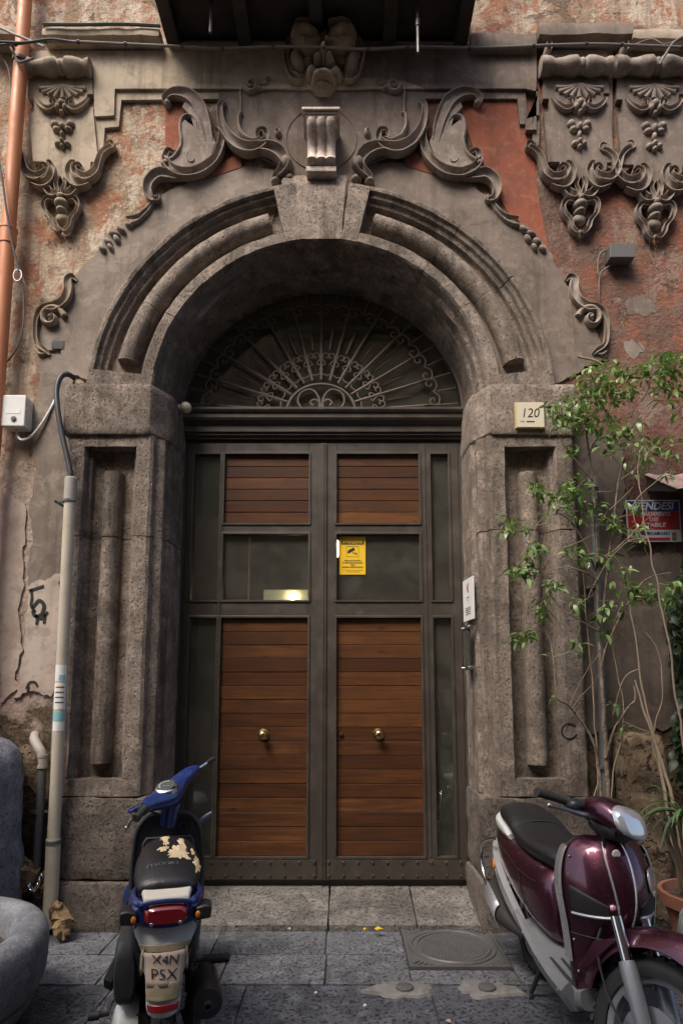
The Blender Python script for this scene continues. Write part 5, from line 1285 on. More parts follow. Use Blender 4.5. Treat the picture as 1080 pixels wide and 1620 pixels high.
# =============================================== maroon scooter on the right
def maroon_scooter():
    root = thing('motor_scooter', 'maroon scooter with black seat and grey front wheel parked at the right facing out', 'scooter', (1.048, 3.667, 0), R(-87.5), local=True)
    P = lambda nm, m, mat, par=None, **k: m.build(nm, M[mat], par or root, **k)
    st = Steer((0.88, 0, 1.0), R(27), R(30))
    RW = make_wheel(root, (0,0,0.255), 0.255, 0.105, 0.175, 5, ident, 'rear_wheel')
    FW = make_wheel(root, (1.28,0,0.285), 0.285, 0.085, 0.215, 3, st, 'front_wheel')
    m = MB(); m.lathe([(0.06,-0.062),(0.125,-0.062),(0.125,-0.058),(0.06,-0.058)], (1.28,0,0.285), 'y', 40); P('brake_disc', st(m), 'steel', FW)
    # fork
    for s in (-1, 1):
        m = MB(); m.tube([(1.085,s*0.085,0.648),(1.165,s*0.085,0.50)], 0.021, 14); P('fork_tube', st(m), 'chrome')
        m = MB(); m.tube([(1.155,s*0.087,0.515),(1.17,s*0.087,0.49),(1.24,s*0.085,0.36),(1.285,s*0.078,0.275)], [0.027,0.030,0.027,0.024], 14, sq=1.1); m.ell((1.285,s*0.075,0.278),(0.036,0.018,0.036)); P('fork_leg', st(m), 'rim')
    m = MB(); m.tube([(0.88,0,1.0),(1.06,0,0.66)], 0.03, 12); P('steering_column', st(m), 'black_plastic')
    # front mudguard
    m = MB()
    def fg(u, v):
        a = R(16 + 152*v); t = 2*u-1; w = 0.074*(1 - 0.55*max(0, (0.28-v)/0.28)**2)*(1 - 0.25*max(0, (v-0.75)/0.25)**2)
        r = 0.355 - 0.075*abs(t)**2.8 + 0.025*math.sin(math.pi*v)
        return (1.28+r*math.cos(a), t*w, 0.285+r*math.sin(a))
    patch(m, fg, 14, 30); P('front_mudguard', st(m), 'maroon', solid=0.005, sub=1)
    for s in (-1, 1):
        m = MB(); m.loft([[Vector((1.10,s*0.073,0.575)),Vector((1.0,s*0.075,0.53)),Vector((0.945,s*0.072,0.41)),Vector((0.975,s*0.074,0.40)),Vector((1.04,s*0.076,0.49))],[Vector((1.10,s*0.080,0.575)),Vector((1.0,s*0.082,0.53)),Vector((0.945,s*0.079,0.41)),Vector((0.975,s*0.081,0.40)),Vector((1.04,s*0.083,0.49))]]); P('mudguard_cheek', st(m), 'maroon', bevel=0.006)
    # apron
    ZT = [(0.92,.085,.905,.935),(0.895,.135,.90,.975),(0.86,.165,.90,1.005),(0.80,.184,.905,1.045),(0.74,.192,.915,1.07),(0.68,.190,.92,1.078),(0.62,.182,.925,1.065),(0.55,.172,.925,1.035),(0.46,.165,.93,1.0),(0.36,.158,.935,.975),(0.27,.145,.94,.955)]
    ZI = catmull(ZT, 4)
    def row(z):
        for p, q in zip(ZI[:-1], ZI[1:]):
            if p[0] >= z >= q[0]:
                t = (p[0]-z)/max(1e-6, p[0]-q[0]); return [p[k]+(q[k]-p[k])*t for k in range(4)]
        return list(ZI[0] if z > ZI[0][0] else ZI[-1])
    def ap(u, z, off=0.0):
        _, w, xe, xf = row(z); return Vector((xe + (xf-xe)*(1-abs(u)**2.3) + off, u*w*(1+off*0.6), z))
    m = MB(); patch(m, lambda a, b: ap(2*a-1, 0.92-0.65*b), 28, 36); P('apron', m, 'maroon', solid=0.006)
    m = MB(); patch(m, lambda a, b: (row(0.905-0.62*b)[2]-0.035, (2*a-1)*row(0.905-0.62*b)[1]*0.97, 0.905-0.62*b), 8, 16); P('legshield_inner', m, 'dark_plastic', solid=0.03)
    for s in (-1, 1):
        m = MB(); rr = []
        for k in range(25):
            z = 0.875 - 0.44*k/24; w_, xe = row(z)[1], row(z)[2]; t = 0.5+0.5*min(1, k/8)
            rr.append([Vector((xe+0.012, s*(w_+0.004), z)), Vector((xe+0.006, s*(w_+0.012), z)), Vector((xe-0.030*t-0.02, s*(w_+0.010), z)), Vector((xe-0.030*t-0.024, s*(w_-0.002), z)), Vector((xe-0.005, s*(w_-0.006), z))])
        m.loft(rr); P('edge_trim', m, 'silver')
    # raised spine with bright borders
    def sp(u, v):
        z = 0.905-0.315*v; hw = 0.235*(1-v)**0.75*0.85+0.10; q = ap(u*hw, z); q.x += 0.010*(1-0.3*abs(u))+0.003; return q
    m = MB(); patch(m, lambda a, b: sp(2*a-1, b), 10, 22); P('spine_panel', m, 'maroon', solid=0.006)
    for s in (-1, 1):
        m = MB(); m.tube([sp(s*1.02, k/20)+Vector((0.004,0,0)) for k in range(21)], 0.0042, 6); P('spine_trim', m, 'silver')
    m = MB(); m.tube([sp(-1+2*k/8, 1.0)+Vector((0.004,0,-0.006*math.sin(math.pi*k/8))) for k in range(9)], 0.005, 6); P('spine_foot_trim', m, 'silver')
    q = sp(0, 0.12); m = MB(); m.lathe([(0,0.006),(0.016,0.005),(0.018,0.0)], q+Vector((0.003,0,0)), 'x', 20); P('badge', m, 'white_paint')
    # vents, lips, indicator lenses
    for s in (-1, 1):
        m = MB()
        def vt(a, b):
            z = 0.738-0.105*b*(0.35+0.65*(1-a)) - 0.055*a; u = s*(0.92-0.60*a); q = ap(u, z); q.x += 0.006; return q
        patch(m, vt, 12, 6); P('air_vent', m, 'ink', solid=0.004)
        m = MB(); m.tube([vt(k/10, 1.0)+Vector((0.006,0,-0.004)) for k in range(11)], 0.006, 6); P('vent_lip', m, 'silver')
    m = MB()
    def ln(a, b):
        z = 0.80-0.10*b; wd = math.sin(math.pi*min(1, 0.12+b*0.8))**0.6; u = 0.80+0.17*(2*a-1)*wd; q = ap(min(u, 0.985), z); q.x += 0.012; q.y += 0.004; return q
    patch(m, ln, 8, 10); P('front_indicator', m, 'clear_lens', solid=0.006)
    def shr(m, k=0.74):
        c = Vector((0.90, 0, 1.02)); m.v = [Vector((c.x+(v.x-c.x)*0.86, v.y*k, c.z+(v.z-c.z)*k)) for v in m.v]; return m
    # headset, lens, bars
    m = MB(); body(m, [(0.775,1.005,.035,.03,.03),(0.80,1.008,.07,.05,.05),(0.86,1.015,.118,.070,.065),(0.93,1.018,.132,.076,.078),(1.0,1.005,.122,.072,.09,-.25),(1.04,0.99,.11,.066,.090,-.42),(1.055,0.98,.085,.055,.075,-.42)], 3, 2.6); P('headset', st(shr(m)), 'maroon')
    m = MB(); body(m, [(1.030,1.0,.118,.068,.090,-.42),(1.060,0.995,.113,.066,.088,-.42),(1.078,0.99,.095,.054,.076,-.42),(1.088,0.985,.05,.03,.045,-.42)], 3, 2.6); P('headlight', st(shr(m)), 'clear_lens')
    m = MB(); body(m, [(0.86,0.945,.06,.03,.05),(0.95,0.93,.085,.03,.06),(1.02,0.92,.07,.03,.05)], 3); P('headset_base', st(shr(m)), 'black_plastic')
    for s in (-1, 1):
        m = MB(); m.tube([(0.87,s*0.10,1.015),(0.84,s*0.17,1.022)], 0.020, 12); P('handlebar', st(m), 'black_plastic')
        m = MB(); m.tube([(0.845,s*0.165,1.022),(0.84,s*0.175,1.022),(0.80,s*0.285,1.028),(0.798,s*0.29,1.028),(0.796,s*0.298,1.028)], [0.024,0.019,0.018,0.022,0.020], 14); P('grip', st(m), 'rubber')
        m = MB(); m.ell((0.87,s*0.155,1.01),(0.035,0.03,0.028)); P('switch_pod', st(m), 'black_plastic')
        m = MB(); m.tube(catmull([(0.925,s*0.13,0.985),(0.925,s*0.17,0.985),(0.90,s*0.24,0.99),(0.875,s*0.29,0.99)], 4), [0.011]*6+[0.008]*7, 8); m.ell((0.872,s*0.295,0.99), 0.012); P('brake_lever', st(m), 'steel')
    # seat and tail
    m = MB(); body(m, [(-.275,.795,.05,.02,.03),(-.25,.80,.095,.045,.04),(-.17,.80,.130,.058,.045),(-.03,.79,.143,.055,.05),(.09,.772,.150,.045,.05),(.13,.758,.150,.045,.05),(.25,.738,.152,.042,.05),(.38,.725,.135,.045,.055),(.48,.722,.105,.05,.06),(.55,.712,.07,.04,.06),(.58,.69,.035,.02,.04)], 3, 2.5, n=26)
    seat = P('seat', m, 'seat')
    m = MB(); m.tube([(0.11, 0.148*math.cos(R(a_)), 0.768+0.0455*math.sin(R(a_))) for a_ in range(0, 181, 12)], 0.004, 6); P('seat_seam', m, 'black_plastic', seat)
    m = MB(); body(m, [(-.335,.745,.05,.03,.05),(-.315,.755,.095,.045,.07),(-.25,.755,.136,.040,.075),(-.14,.745,.152,.035,.07),(-.02,.735,.158,.03,.055),(.05,.72,.155,.02,.03)], 3, 2.6); P('tail_panel', m, 'white_paint')
    m = MB(); body(m, [(-.34,.67,.06,.05,.05),(-.26,.655,.125,.085,.08),(-.08,.61,.165,.13,.12),(.12,.57,.178,.155,.14),(.30,.54,.176,.17,.16),(.44,.51,.155,.185,.16),(.53,.48,.125,.18,.14),(.575,.46,.09,.13,.10)], 3, 2.9, n=26); P('side_body', m, 'maroon')
    m = MB(); body(m, [(.42,.62,.12,.06,.09),(.52,.60,.10,.07,.10),(.59,.56,.075,.06,.10)], 3); P('seat_front_panel', m, 'seat')
    for s in (-1, 1):
        m = MB(); rr = []
        for x_, y_, zc_, h_ in catmull([(-.33,.115,.615,.012),(-.24,.158,.575,.030),(-.08,.186,.505,.036),(.10,.193,.435,.034),(.26,.188,.375,.026),(.36,.178,.335,.012)], 4):
            rr.append([Vector((x_, s*(y_-0.03), zc_+h_)), Vector((x_, s*(y_+0.004), zc_+h_*0.8)), Vector((x_, s*(y_+0.008), zc_)), Vector((x_, s*(y_+0.003), zc_-h_*0.9)), Vector((x_, s*(y_-0.03), zc_-h_))])
        m.loft(rr); tr = P('side_trim', m, 'silver')
        m = MB(); m.obox((-.13,s*0.188,.528), Vector((0.034,s*0.009,-0.014)), Vector((0,s*0.005,0)), Vector((0.006,0,0.014))); P('side_reflector', m, 'amber_lens', tr, bevel=0.004)
    m = MB(); m.tube(catmull([(-.16,-.17,.66),(-.27,-.20,.62),(-.335,-.205,.54),(-.30,-.205,.44),(-.16,-.205,.35),(.02,-.205,.29)], 5), 0.010, 10); P('guard_rail', m, 'chrome')
    m = MB(); m.tube([(-.30,-.15,.36),(-.28,-.15,.355),(-.24,-.155,.345),(.02,-.165,.285),(.10,-.15,.27),(.2,-.12,.25)], [0.03,0.05,0.056,0.054,0.035,0.02], 16); ex = P('exhaust', m, 'engine')
    m = MB(); rr = []
    for x_, z_ in ((-.24,.345),(-.10,.313),(.0,.29)): rr.append([Vector((x_, -.165-0.062*math.cos(R(a_))-0.0, z_+0.066*math.sin(R(a_)))) for a_ in range(-60, 61, 12)])
    m.loft(rr, cap=False, closed=False); P('heat_shield', m, 'silver', ex, solid=0.004)
    m = MB(); body(m, [(-.12,.24,.05,.05,.05),(.05,.25,.10,.07,.07),(.25,.27,.12,.08,.09),(.42,.28,.10,.06,.07)], 2, 3.2); P('engine_case', m, 'engine')
    # floor
    m = MB(); body(m, [(.30,.355,.15,.03,.02),(.40,.345,.185,.022,.05),(.55,.315,.196,.018,.075),(.75,.30,.196,.018,.075),(.90,.30,.185,.020,.07),(.985,.32,.16,.03,.06)], 3, 4.5); fl_ = P('floorboard', m, 'grey_floor')
    for s in (-1, 1):
        for k in range(3):
            m = MB(); m.box(.55, .88, s*(0.055+0.045*k)-0.008, s*(0.055+0.045*k)+0.008, .3175, .324); P('floor_rib', m, 'dark_plastic', fl_, bevel=0.003)
        m = MB(); rr = []
        for x_, zt_, zb_ in ((.28,.42,.33),(.42,.372,.275),(.56,.335,.245),(.74,.315,.225),(.90,.315,.225),(.95,.36,.25)):
            rr.append([Vector((x_, s*0.185, zt_)), Vector((x_, s*0.205, zt_-0.012)), Vector((x_, s*0.196, (zt_+zb_)/2)), Vector((x_, s*0.168, zb_)), Vector((x_, s*0.14, zb_))])
        m.loft(rr); sk = P('side_skirt', m, 'grey_floor')
        for x_, z_ in ((.40,.345),(.62,.30),(.85,.285)):
            m = MB(); m.ell((x_, s*0.201, z_),(0.010,0.005,0.010), nu=8, nv=6); P('bolt', m, 'steel', sk)
    m = MB(); body(m, [(.50,.42,.06,.05,.10),(.62,.36,.05,.035,.05),(.95,.36,.05,.035,.05)], 2, 3); P('frame_tunnel', m, 'black_plastic')
    # seams, fixings and cables
    for s in (-1, 1):
        m = MB(); m.tube(catmull([(-.28,s*.118,.70),(-.10,s*.168,.665),(.12,s*.1765,.64),(.30,s*.175,.61),(.46,s*.146,.60)], 5), 0.0028, 5); P('panel_seam', m, 'ink')
        m = MB(); m.tube(catmull([(.30,s*.177,.60),(.33,s*.176,.50),(.40,s*.165,.41)], 5), 0.0028, 5); P('panel_seam', m, 'ink')
        for u_, z_ in ((.90,.84),(.93,.52),(.90,.40)):
            q = ap(s*u_, z_); m = MB(); m.ell(q + Vector((.006, s*.003, 0)), (.006,.006,.006), nu=8, nv=6); P('screw', m, 'steel')
        m = MB(); m.tube(catmull([(.90,s*.13,.985),(.95,s*.10,.95),(.97,s*.06,.89),(.94,s*.04,.82)], 4), 0.006, 6); P('control_cable', st(m), 'black_cable')
    m = MB(); m.tube([ap(-.97+1.94*k/16, .545) + Vector((.0035,0,0)) for k in range(17)], 0.0028, 5); P('panel_seam', m, 'ink')
    # stand
    m = MB(); m.tube([(.34,-.07,.22),(.30,-.10,.10),(.27,-.125,.012),(.31,-.14,.006)], [0.013,0.012,0.012,0.009], 8); P('stand_leg', m, 'engine')
    m = MB(); m.tube([(.34,.07,.22),(.30,.10,.10),(.27,.125,.012),(.31,.14,.006)], [0.013,0.012,0.012,0.009], 8); P('stand_leg', m, 'engine')
    m = MB(); mudguard(m, (0,0,.255), .30, .07, 60, 185, .05); P('rear_mudguard', m, 'black_plastic', solid=0.004)
    m = MB(); m.tube(catmull([(1.02,-.06,.62),(1.06,-.115,.54),(1.13,-.115,.40),(1.24,-.10,.31)], 4), 0.005, 6); P('brake_hose', m, 'black_cable')
    return root
maroon_scooter()

# =============================================== blue and white scooter seen from behind
def blue_scooter():
    root = thing('motor_scooter', 'battered blue and white scooter seen from behind with torn black seat', 'scooter', (-0.728, 2.72, 0), R(105), local=True)
    P = lambda nm, m, mat, par=None, **k: m.build(nm, M[mat], par or root, **k)
    st = Steer((0.80, 0, 0.95), R(26), R(52))
    RW = make_wheel(root, (0,0,0.215), 0.215, 0.09, 0.13, 5, ident, 'rear_wheel')
    FW = make_wheel(root, (1.2,0,0.215), 0.215, 0.085, 0.13, 5, st, 'front_wheel')
    for s in (-1, 1):
        m = MB(); m.tube([(1.01,s*0.07,0.52),(1.2,s*0.065,0.215)], 0.022, 12); P('fork_leg', st(m), 'engine')
    m = MB(); mudguard(m, (1.2,0,.215), .27, .075, 15, 172, .07, taper=0.35); P('front_mudguard', st(m), 'blue', solid=0.005)
    # legshield
    out_ = [(.845,.03),(.842,.085),(.82,.128),(.78,.158),(.72,.176),(.60,.186),(.48,.188),(.38,.186),(.30,.17)]
    oi = catmull(out_, 4)
    def lsh(u, z, x0, k=0.05): 
        for p, q in zip(oi[:-1], oi[1:]):
            if p[0] >= z >= q[0]: w = p[1]+(q[1]-p[1])*(p[0]-z)/max(1e-6, p[0]-q[0]); break
        else: w = 0.03 if z > 0.8 else 0.17
        return Vector((x0 + (0.845-z)*0.06 + k*(1-u*u)*1.0, u*w, z))
    zs_ = [0.845-0.03*(k/8)**2 for k in range(9)] + [0.815-0.515*k/18 for k in range(1, 19)]
    def shell(x0, sc, mat, nm, th, k):
        mm = MB(); mm.loft([[lsh((2*i/16-1), z, x0, k)*1.0 for i in range(17)] for z in zs_], cap=False, closed=False)
        return P(nm, mm, mat, solid=th)
    shell(0.955, 1, 'blue', 'front_shield', 0.012, 0.07)
    ls = shell(0.925, 1, 'dark_plastic', 'legshield_inner', 0.03, 0.02)
    m = MB(); m.tube([lsh(u_, z_, 0.91, 0.02) for u_, z_ in [(-1, z) for z in zs_[::-1]] + [(1, z) for z in zs_]], 0.011, 8); P('shield_rim', m, 'dark_plastic', ls)
    m = MB()
    gl = [(-.80,.46),(-.82,.60),(-.80,.695),(-.70,.722),(.70,.722),(.80,.695),(.82,.60),(.80,.46)]
    m.loft([[Vector((xx + (0.845-z)*0.06, u_*0.170*(1 if xx > .89 else .98), z)) for u_, z in gl] for xx in (0.93, 0.888)]); P('glovebox', m, 'dark_plastic', ls, bevel=0.012, seg=3)
    m = MB(); m.tube([(0.887 + (0.845-z)*0.06, u_*0.168, z) for u_, z in gl], 0.0028, 6); P('glovebox_seam', m, 'grey_pipe', ls)
    m = MB(); m.lathe([(0,-0.006),(0.010,-0.007),(0.012,-0.016),(0.024,-0.016),(0.027,0.0)], (0.925,-.075,.772), 'x', 20); P('ignition_lock', m, 'ink', ls)
    def sq(m):
        m.v = [Vector((v.x, v.y*0.84, v.z)) for v in m.v]; return m
    # column and headset
    m = MB(); m.tube([(0.80,0,0.93),(0.88,0,0.80)], [0.055,0.045], 14); P('steering_column', st(sq(m)), 'blue')
    m = MB(); P_ = catmull([(-.30,.80,.985,.026,.026),(-.24,.805,.99,.040,.036),(-.15,.82,.978,.054,.044),(-.075,.828,.960,.074,.054),(0,.83,.952,.088,.062),(.075,.828,.960,.072,.052),(.15,.82,.980,.046,.040),(.21,.805,.985,.028,.028)], 4)
    m.loft([[Vector((p[1]+p[3]*math.cos(2*math.pi*j/18), p[0], p[2]+p[4]*math.sin(2*math.pi*j/18))) for j in range(18)] for p in P_]); hs = P('headset', st(sq(m)), 'blue')
    m = MB(); m.loft([[Vector((0.80+kx*math.cos(2*math.pi*j/24), ky*math.sin(2*math.pi*j/24), zz - (kx*math.cos(2*math.pi*j/24))*-0.35)) for j in range(24)] for kx, ky, zz in ((.052,.075,.990),(.052,.075,1.012),(.044,.066,1.018))]); P('gauge_rim', st(sq(m)), 'chrome', hs)
    m = MB(); m.loft([[Vector((0.80+kx*math.cos(2*math.pi*j/24), ky*math.sin(2*math.pi*j/24), zz + (kx*math.cos(2*math.pi*j/24))*0.35)) for j in range(24)] for kx, ky, zz in ((.043,.064,1.012),(.042,.063,1.020))]); P('gauge', st(sq(m)), 'gauge', hs)
    m = MB()
    for k in range(7):
        a_ = R(200+140*k/6); c = Vector((0.80+0.028*math.sin(a_)*-1, 0.045*math.cos(a_), 1.022+0.35*0.028*math.sin(a_)*-1)); m.obox(c, (0.004,0,0.0014), (0,0.004,0), (0,0,0.0008))
    m.obox((0.79,0.01,1.0195), (0.014,0.012,0.005), (0.001,-0.001,0), (0,0,0.0008)); P('gauge_print', st(sq(m)), 'sign_white', hs)
    m = MB(); m.tube([(.80,.205,.985),(.795,.215,.985),(.77,.315,.985),(.768,.32,.985),(.766,.335,.985)], [0.024,0.018,0.018,0.023,0.021], 14); P('grip', st(sq(m)), 'rubber')
    m = MB(); m.tube([(.80,-.29,.986),(.785,-.40,.986)], 0.0095, 10); P('throttle_tube', st(sq(m)), 'chrome')
    m = MB(); m.tube([(.786,-.39,.986),(.776,-.455,.986)], 0.013, 10); P('throttle_end', st(sq(m)), 'black_plastic')
    m = MB(); m.tube(catmull([(.855,.17,.962),(.875,.22,.955),(.865,.28,.95),(.84,.345,.945)], 4), 0.008, 8); m.ell((.838,.35,.945), 0.011); P('brake_lever', st(sq(m)), 'steel')
    m = MB(); m.ell((.835,.195,.975),(0.035,0.03,0.034)); P('switch_pod', st(sq(m)), 'black_plastic')
    m = MB(); m.loft([[Vector((x_, y_, z_)) for x_, y_, z_ in ((.84,.13,.975),(.90,.15,.97),(.93,.22,.965),(.88,.24,.97),(.84,.20,.985))], [Vector((x_, y_, z_+0.02)) for x_, y_, z_ in ((.84,.13,.975),(.90,.15,.97),(.93,.22,.965),(.88,.24,.97),(.84,.20,.985))]]); P('lever_cover', st(sq(m)), 'blue', bevel=0.008)
    for y_, dz in ((.16,0),(.12,.015)):
        m = MB(); m.tube(catmull([(.86,y_+.04,.955),(.93,y_,.95+dz),(.97,y_*.4,.92),(.93,0,.86)], 5), 0.006, 6); P('control_cable', st(sq(m)), 'black_cable', hs)
    m = MB(); m.ell((.795,.165,.985),(0.012,0.007,0.012)); P('horn_button', st(sq(m)), 'yellow')
    m = MB(); m.ell((.80,-.285,.965),(0.012,0.012,0.012)); P('starter_button', st(sq(m)), 'red_ink')
    # seat
    m = MB(); body(m, [(-.135,.745,.06,.015,.03),(-.115,.752,.108,.035,.04),(-.04,.768,.129,.060,.045),(.05,.785,.132,.075,.05),(.15,.80,.120,.080,.06),(.24,.80,.108,.066,.06),(.34,.775,.11,.05,.05),(.44,.765,.105,.04,.05),(.52,.755,.08,.03,.04),(.56,.74,.04,.015,.02)], 3, 2.3, n=28)
    seat = P('seat', m, 'seat')
    def on_seat(x, y, off=0.004):
        rows = catmull([(-.135,.745,.06,.015),(-.115,.752,.108,.035),(-.04,.768,.129,.060),(.05,.785,.132,.075),(.15,.80,.120,.080),(.24,.80,.108,.066),(.34,.775,.11,.05)], 6)
        b = min(rows, key=lambda r: abs(r[0]-x)); t = max(-0.97, min(0.97, y/b[2])); c = abs(t)**1.15; s_ = max(0.0, 1-c**2)**(0.5*2/2.3*1.15)
        return Vector((x - off*0.5, y*(1+off), b[1] + b[3]*s_ + off))
    for cx_, cy_, rx_, ry_, sd in ((.03,-.045,.045,.045,1),(.17,.015,.055,.018,2),(.11,.012,.03,.012,7),(.10,-.055,.055,.016,3),(-.005,-.118,.05,.014,4),(.055,.02,.02,.018,5),(.06,-.10,.03,.010,8)):
        m = MB(); n_ = 40; ringp = []
        for rr_ in (0.01, 0.35, 0.7, 1.0):
            row_ = []
            for j in range(n_):
                a_ = 2*math.pi*j/n_; w_ = rr_*(1+0.75*mnoise.noise(Vector((math.cos(a_)*2.1, math.sin(a_)*2.1, sd*5.1)))+0.55*mnoise.noise(Vector((math.cos(a_)*5, math.sin(a_)*5, sd*2.1))))
                row_.append(on_seat(cx_+rx_*w_*math.cos(a_), cy_+ry_*w_*math.sin(a_), 0.0035 if rr_ < 0.9 else 0.0005))
            ringp.append(row_)
        m.loft(ringp, cap=False); P('torn_foam', m, 'foam', seat)
    m = MB(); text_on(m, 'PIAGGIO', 0.022, (0,0,0), (1,0,0), (0,1,0), lift=0, fitw=0.12)
    m.v = [(lambda q: q)(on_seat(-.045+v.y*1.0, 0.02-v.x, 0.0035)) for v in m.v]; P('lettering', m, 'grey_floor', seat, smooth=0)
    m = MB(); m.tube([Vector((-.118+0.03*abs(math.sin(a_))*0, 0.136*math.cos(a_)*0.98, .742+0.0*math.sin(a_))) if False else Vector((-.03-0.105*math.sin(a_)**1.0, .141*math.cos(a_), .728)) for a_ in [math.pi*k/16 for k in range(17)]], 0.007, 6); P('seat_piping', m, 'black_plastic', seat)
    # tail: cream pad, blue cowl, lamp
    m = MB(); body(m, [(-.225,.69,.085,.03,.05),(-.20,.695,.125,.035,.06),(-.10,.69,.142,.035,.08),(.05,.66,.150,.06,.12),(.22,.60,.145,.12,.16),(.38,.55,.12,.17,.17),(.47,.52,.08,.15,.15)], 3, 3.0, n=26); P('tail_cowl', m, 'blue')
    m = MB(); m.loft([[Vector((x_, y_, z_)) for x_, y_, z_ in ((-.215,-.085,.728),(-.215,.085,.728),(-.10,.10,.737),(-.10,-.10,.737))], [Vector((x_, y_, z_)) for x_, y_, z_ in ((-.21,-.08,.748),(-.21,.08,.748),(-.10,.095,.757),(-.10,-.095,.757))]]); P('rack_pad', m, 'cream', bevel=0.006)
    for s in (-1, 1):
        m = MB(); m.tube(catmull([(-.04,s*.118,.735),(-.15,s*.125,.742),(-.215,s*.105,.735),(-.235,s*.07,.722)], 4), 0.011, 8); P('grab_bar', m, 'blue')
    m = MB(); body(m, [(-.205,.692,.083,.038,.036),(-.235,.690,.080,.036,.034),(-.252,.688,.066,.025,.025)], 3, 3.6); tl = P('tail_light', m, 'red_lens')
    m = MB(); m.tube([(-.236, .092*math.cos(R(a_))*(1 if True else 1), .727+0.012*math.sin(R(a_))) for a_ in range(0, 181, 15)], 0.008, 8); P('lamp_brow', m, 'blue', tl)
    for s in (-1, 1):
        m = MB(); m.ell((-.2515, s*.052, .664), (0.004,0.008,0.008), nu=10, nv=6); P('lamp_screw', m, 'steel', tl)
        # indicators: closed black housings, a black plate painting the dark hollow, amber bulb
        m = MB(); m.loft([[Vector((x_, s*y_, z_)) for y_, z_ in ((.105,.658),(.165,.663),(.168,.708),(.145,.714),(.105,.706))] for x_ in (-.235,-.15)]); ind = P('indicator', m, 'black_plastic', bevel=0.008)
        m = MB(); m.loft([[Vector((x_, s*y_, z_)) for y_, z_ in ((.110,.664),(.160,.668),(.162,.703),(.143,.708),(.110,.700))] for x_ in (-.2365,-.2345)]); P('indicator_dark_plate', m, 'ink', ind)
        m = MB(); m.ell((-.238, s*.116, .682), (0.008,0.010,0.014)); P('bulb', m, 'amber_lens', ind)
        m = MB(); m.tube([(-.17,s*.09,.69),(-.18,s*.11,.688)], 0.016, 8); P('indicator_stem', m, 'black_plastic', ind)
        # dark flank below the seat
        m = MB(); rr = []
        for x_, y_, za, zb_ in ((-.19,.112,.66,.52),(-.10,.135,.66,.46),(.05,.145,.62,.40),(.25,.14,.55,.36)):
            rr.append([Vector((x_, s*(y_-.03), za)), Vector((x_, s*y_, za-.02)), Vector((x_, s*(y_-.008), (za+zb_)/2)), Vector((x_, s*(y_-.03), zb_))])
        m.loft(rr, cap=False, closed=False); P('side_panel', m, 'dark_plastic', solid=0.006)
    # white rear mudguard with taped card plate
    mg = [(-.195,.66,.122),(-.212,.62,.112),(-.228,.58,.092),(-.238,.54,.074),(-.25,.50,.068),(-.262,.46,.063),(-.272,.42,.060),(-.280,.385,.057),(-.284,.365,.050),(-.284,.355,.038)]
    mgi = catmull(mg, 4)
    def mgp(u, z, off=0.0):
        p = min(mgi, key=lambda r: abs(r[1]-z)); return Vector((p[0] + 0.022*u*u - off, u*p[2], z))
    m = MB(); m.loft([[Vector((p[0]+0.022*u*u, u*p[2], p[1])) for u in [-1.0+2*k/10 for k in range(11)]] for p in mgi], cap=False, closed=False); rm = P('rear_mudguard', m, 'white_paint', solid=0.008)
    for s in (-1, 1):
        m = MB(); m.loft([[Vector((-.17+dx, s*(.095+dy), z)) for dx, dy in ((-.015,0),(0.09,.03),(0.09,.022),(-.015,-.012))] for dx0, z in ((0,.655),(0,.54))] + [[Vector((-.185+dx, s*(.062+dy), .44)) for dx, dy in ((0,0),(0.06,.01),(0.06,0),(0,-.01))]]); P('mudguard_side', m, 'white_paint', rm)
    def strip(nm, mat, z0, z1, w, off, jt=0.002, par=rm, tilt=0.0, nz=6):
        mm = MB(); patch(mm, lambda a_, b_: mgp((2*a_-1)*w, z0+(z1-z0)*b_, off) + Vector((0, 0, tilt*(2*a_-1))), 10, nz); mm.jitter(jt, 30, z0*70); return P(nm, mm, mat, par, solid=0.002)
    strip('tape', 'tape', .560, .586, 1.02, .008, .002)
    cd = strip('card_plate', 'card', .452, .562, 1.0, .014, .0015)
    strip('tape', 'tape', .408, .466, 1.0, .014, .003, nz=10)
    strip('rear_reflector', 'red_lens', .376, .400, 0.96, .016, 0.0)
    for s in (-1, 1):
        m = MB(); rr = []
        for z_, y_, w_ in ((.575,.078,.004),(.55,.080,.005),(.515,.081,.006),(.49,.079,.003)): rr.append([Vector((-.225, s*(y_-w_), z_)), Vector((-.232, s*y_, z_)), Vector((-.222, s*(y_+w_), z_-0.01))])
        m.loft(rr, cap=False, closed=False); m.jitter(0.006, 20, 3+s); P('tape', m, 'tape', rm, solid=0.0015)
    for txt, zc_, h_, w_, oy in (('X4N', .538, .032, .085, -.004), ('P5X', .492, .036, .092, .0)):
        m = MB(); text_on(m, txt, h_*1.3, (0,0,0), (1,0,0), (0,1,0), lift=0, fitw=w_)
        m.v = [mgp((-(v.x)+oy)/0.066, zc_+v.y-0.08*v.x, .0185) for v in m.v]; P('lettering', m, 'ink', cd, smooth=0)
    # engine side: cover, filter box, kick lever
    m = MB(); body(m, [(-.10,.22,.05,.07,.07),(.0,.235,.06,.09,.09),(.18,.25,.055,.08,.07),(.36,.26,.05,.065,.06)], 3, 3.0); m.v = [v + Vector((0,.095,0)) for v in m.v]; tc = P('transmission_case', m, 'engine')
    m = MB(); m.lathe([(0.0,.195),(.03,.194),(.05,.186),(.085,.172),(.102,.15),(.105,.11),(.10,.09)], (-.02,0,.225), 'y', 28); P('round_cover', m, 'white_paint', tc)
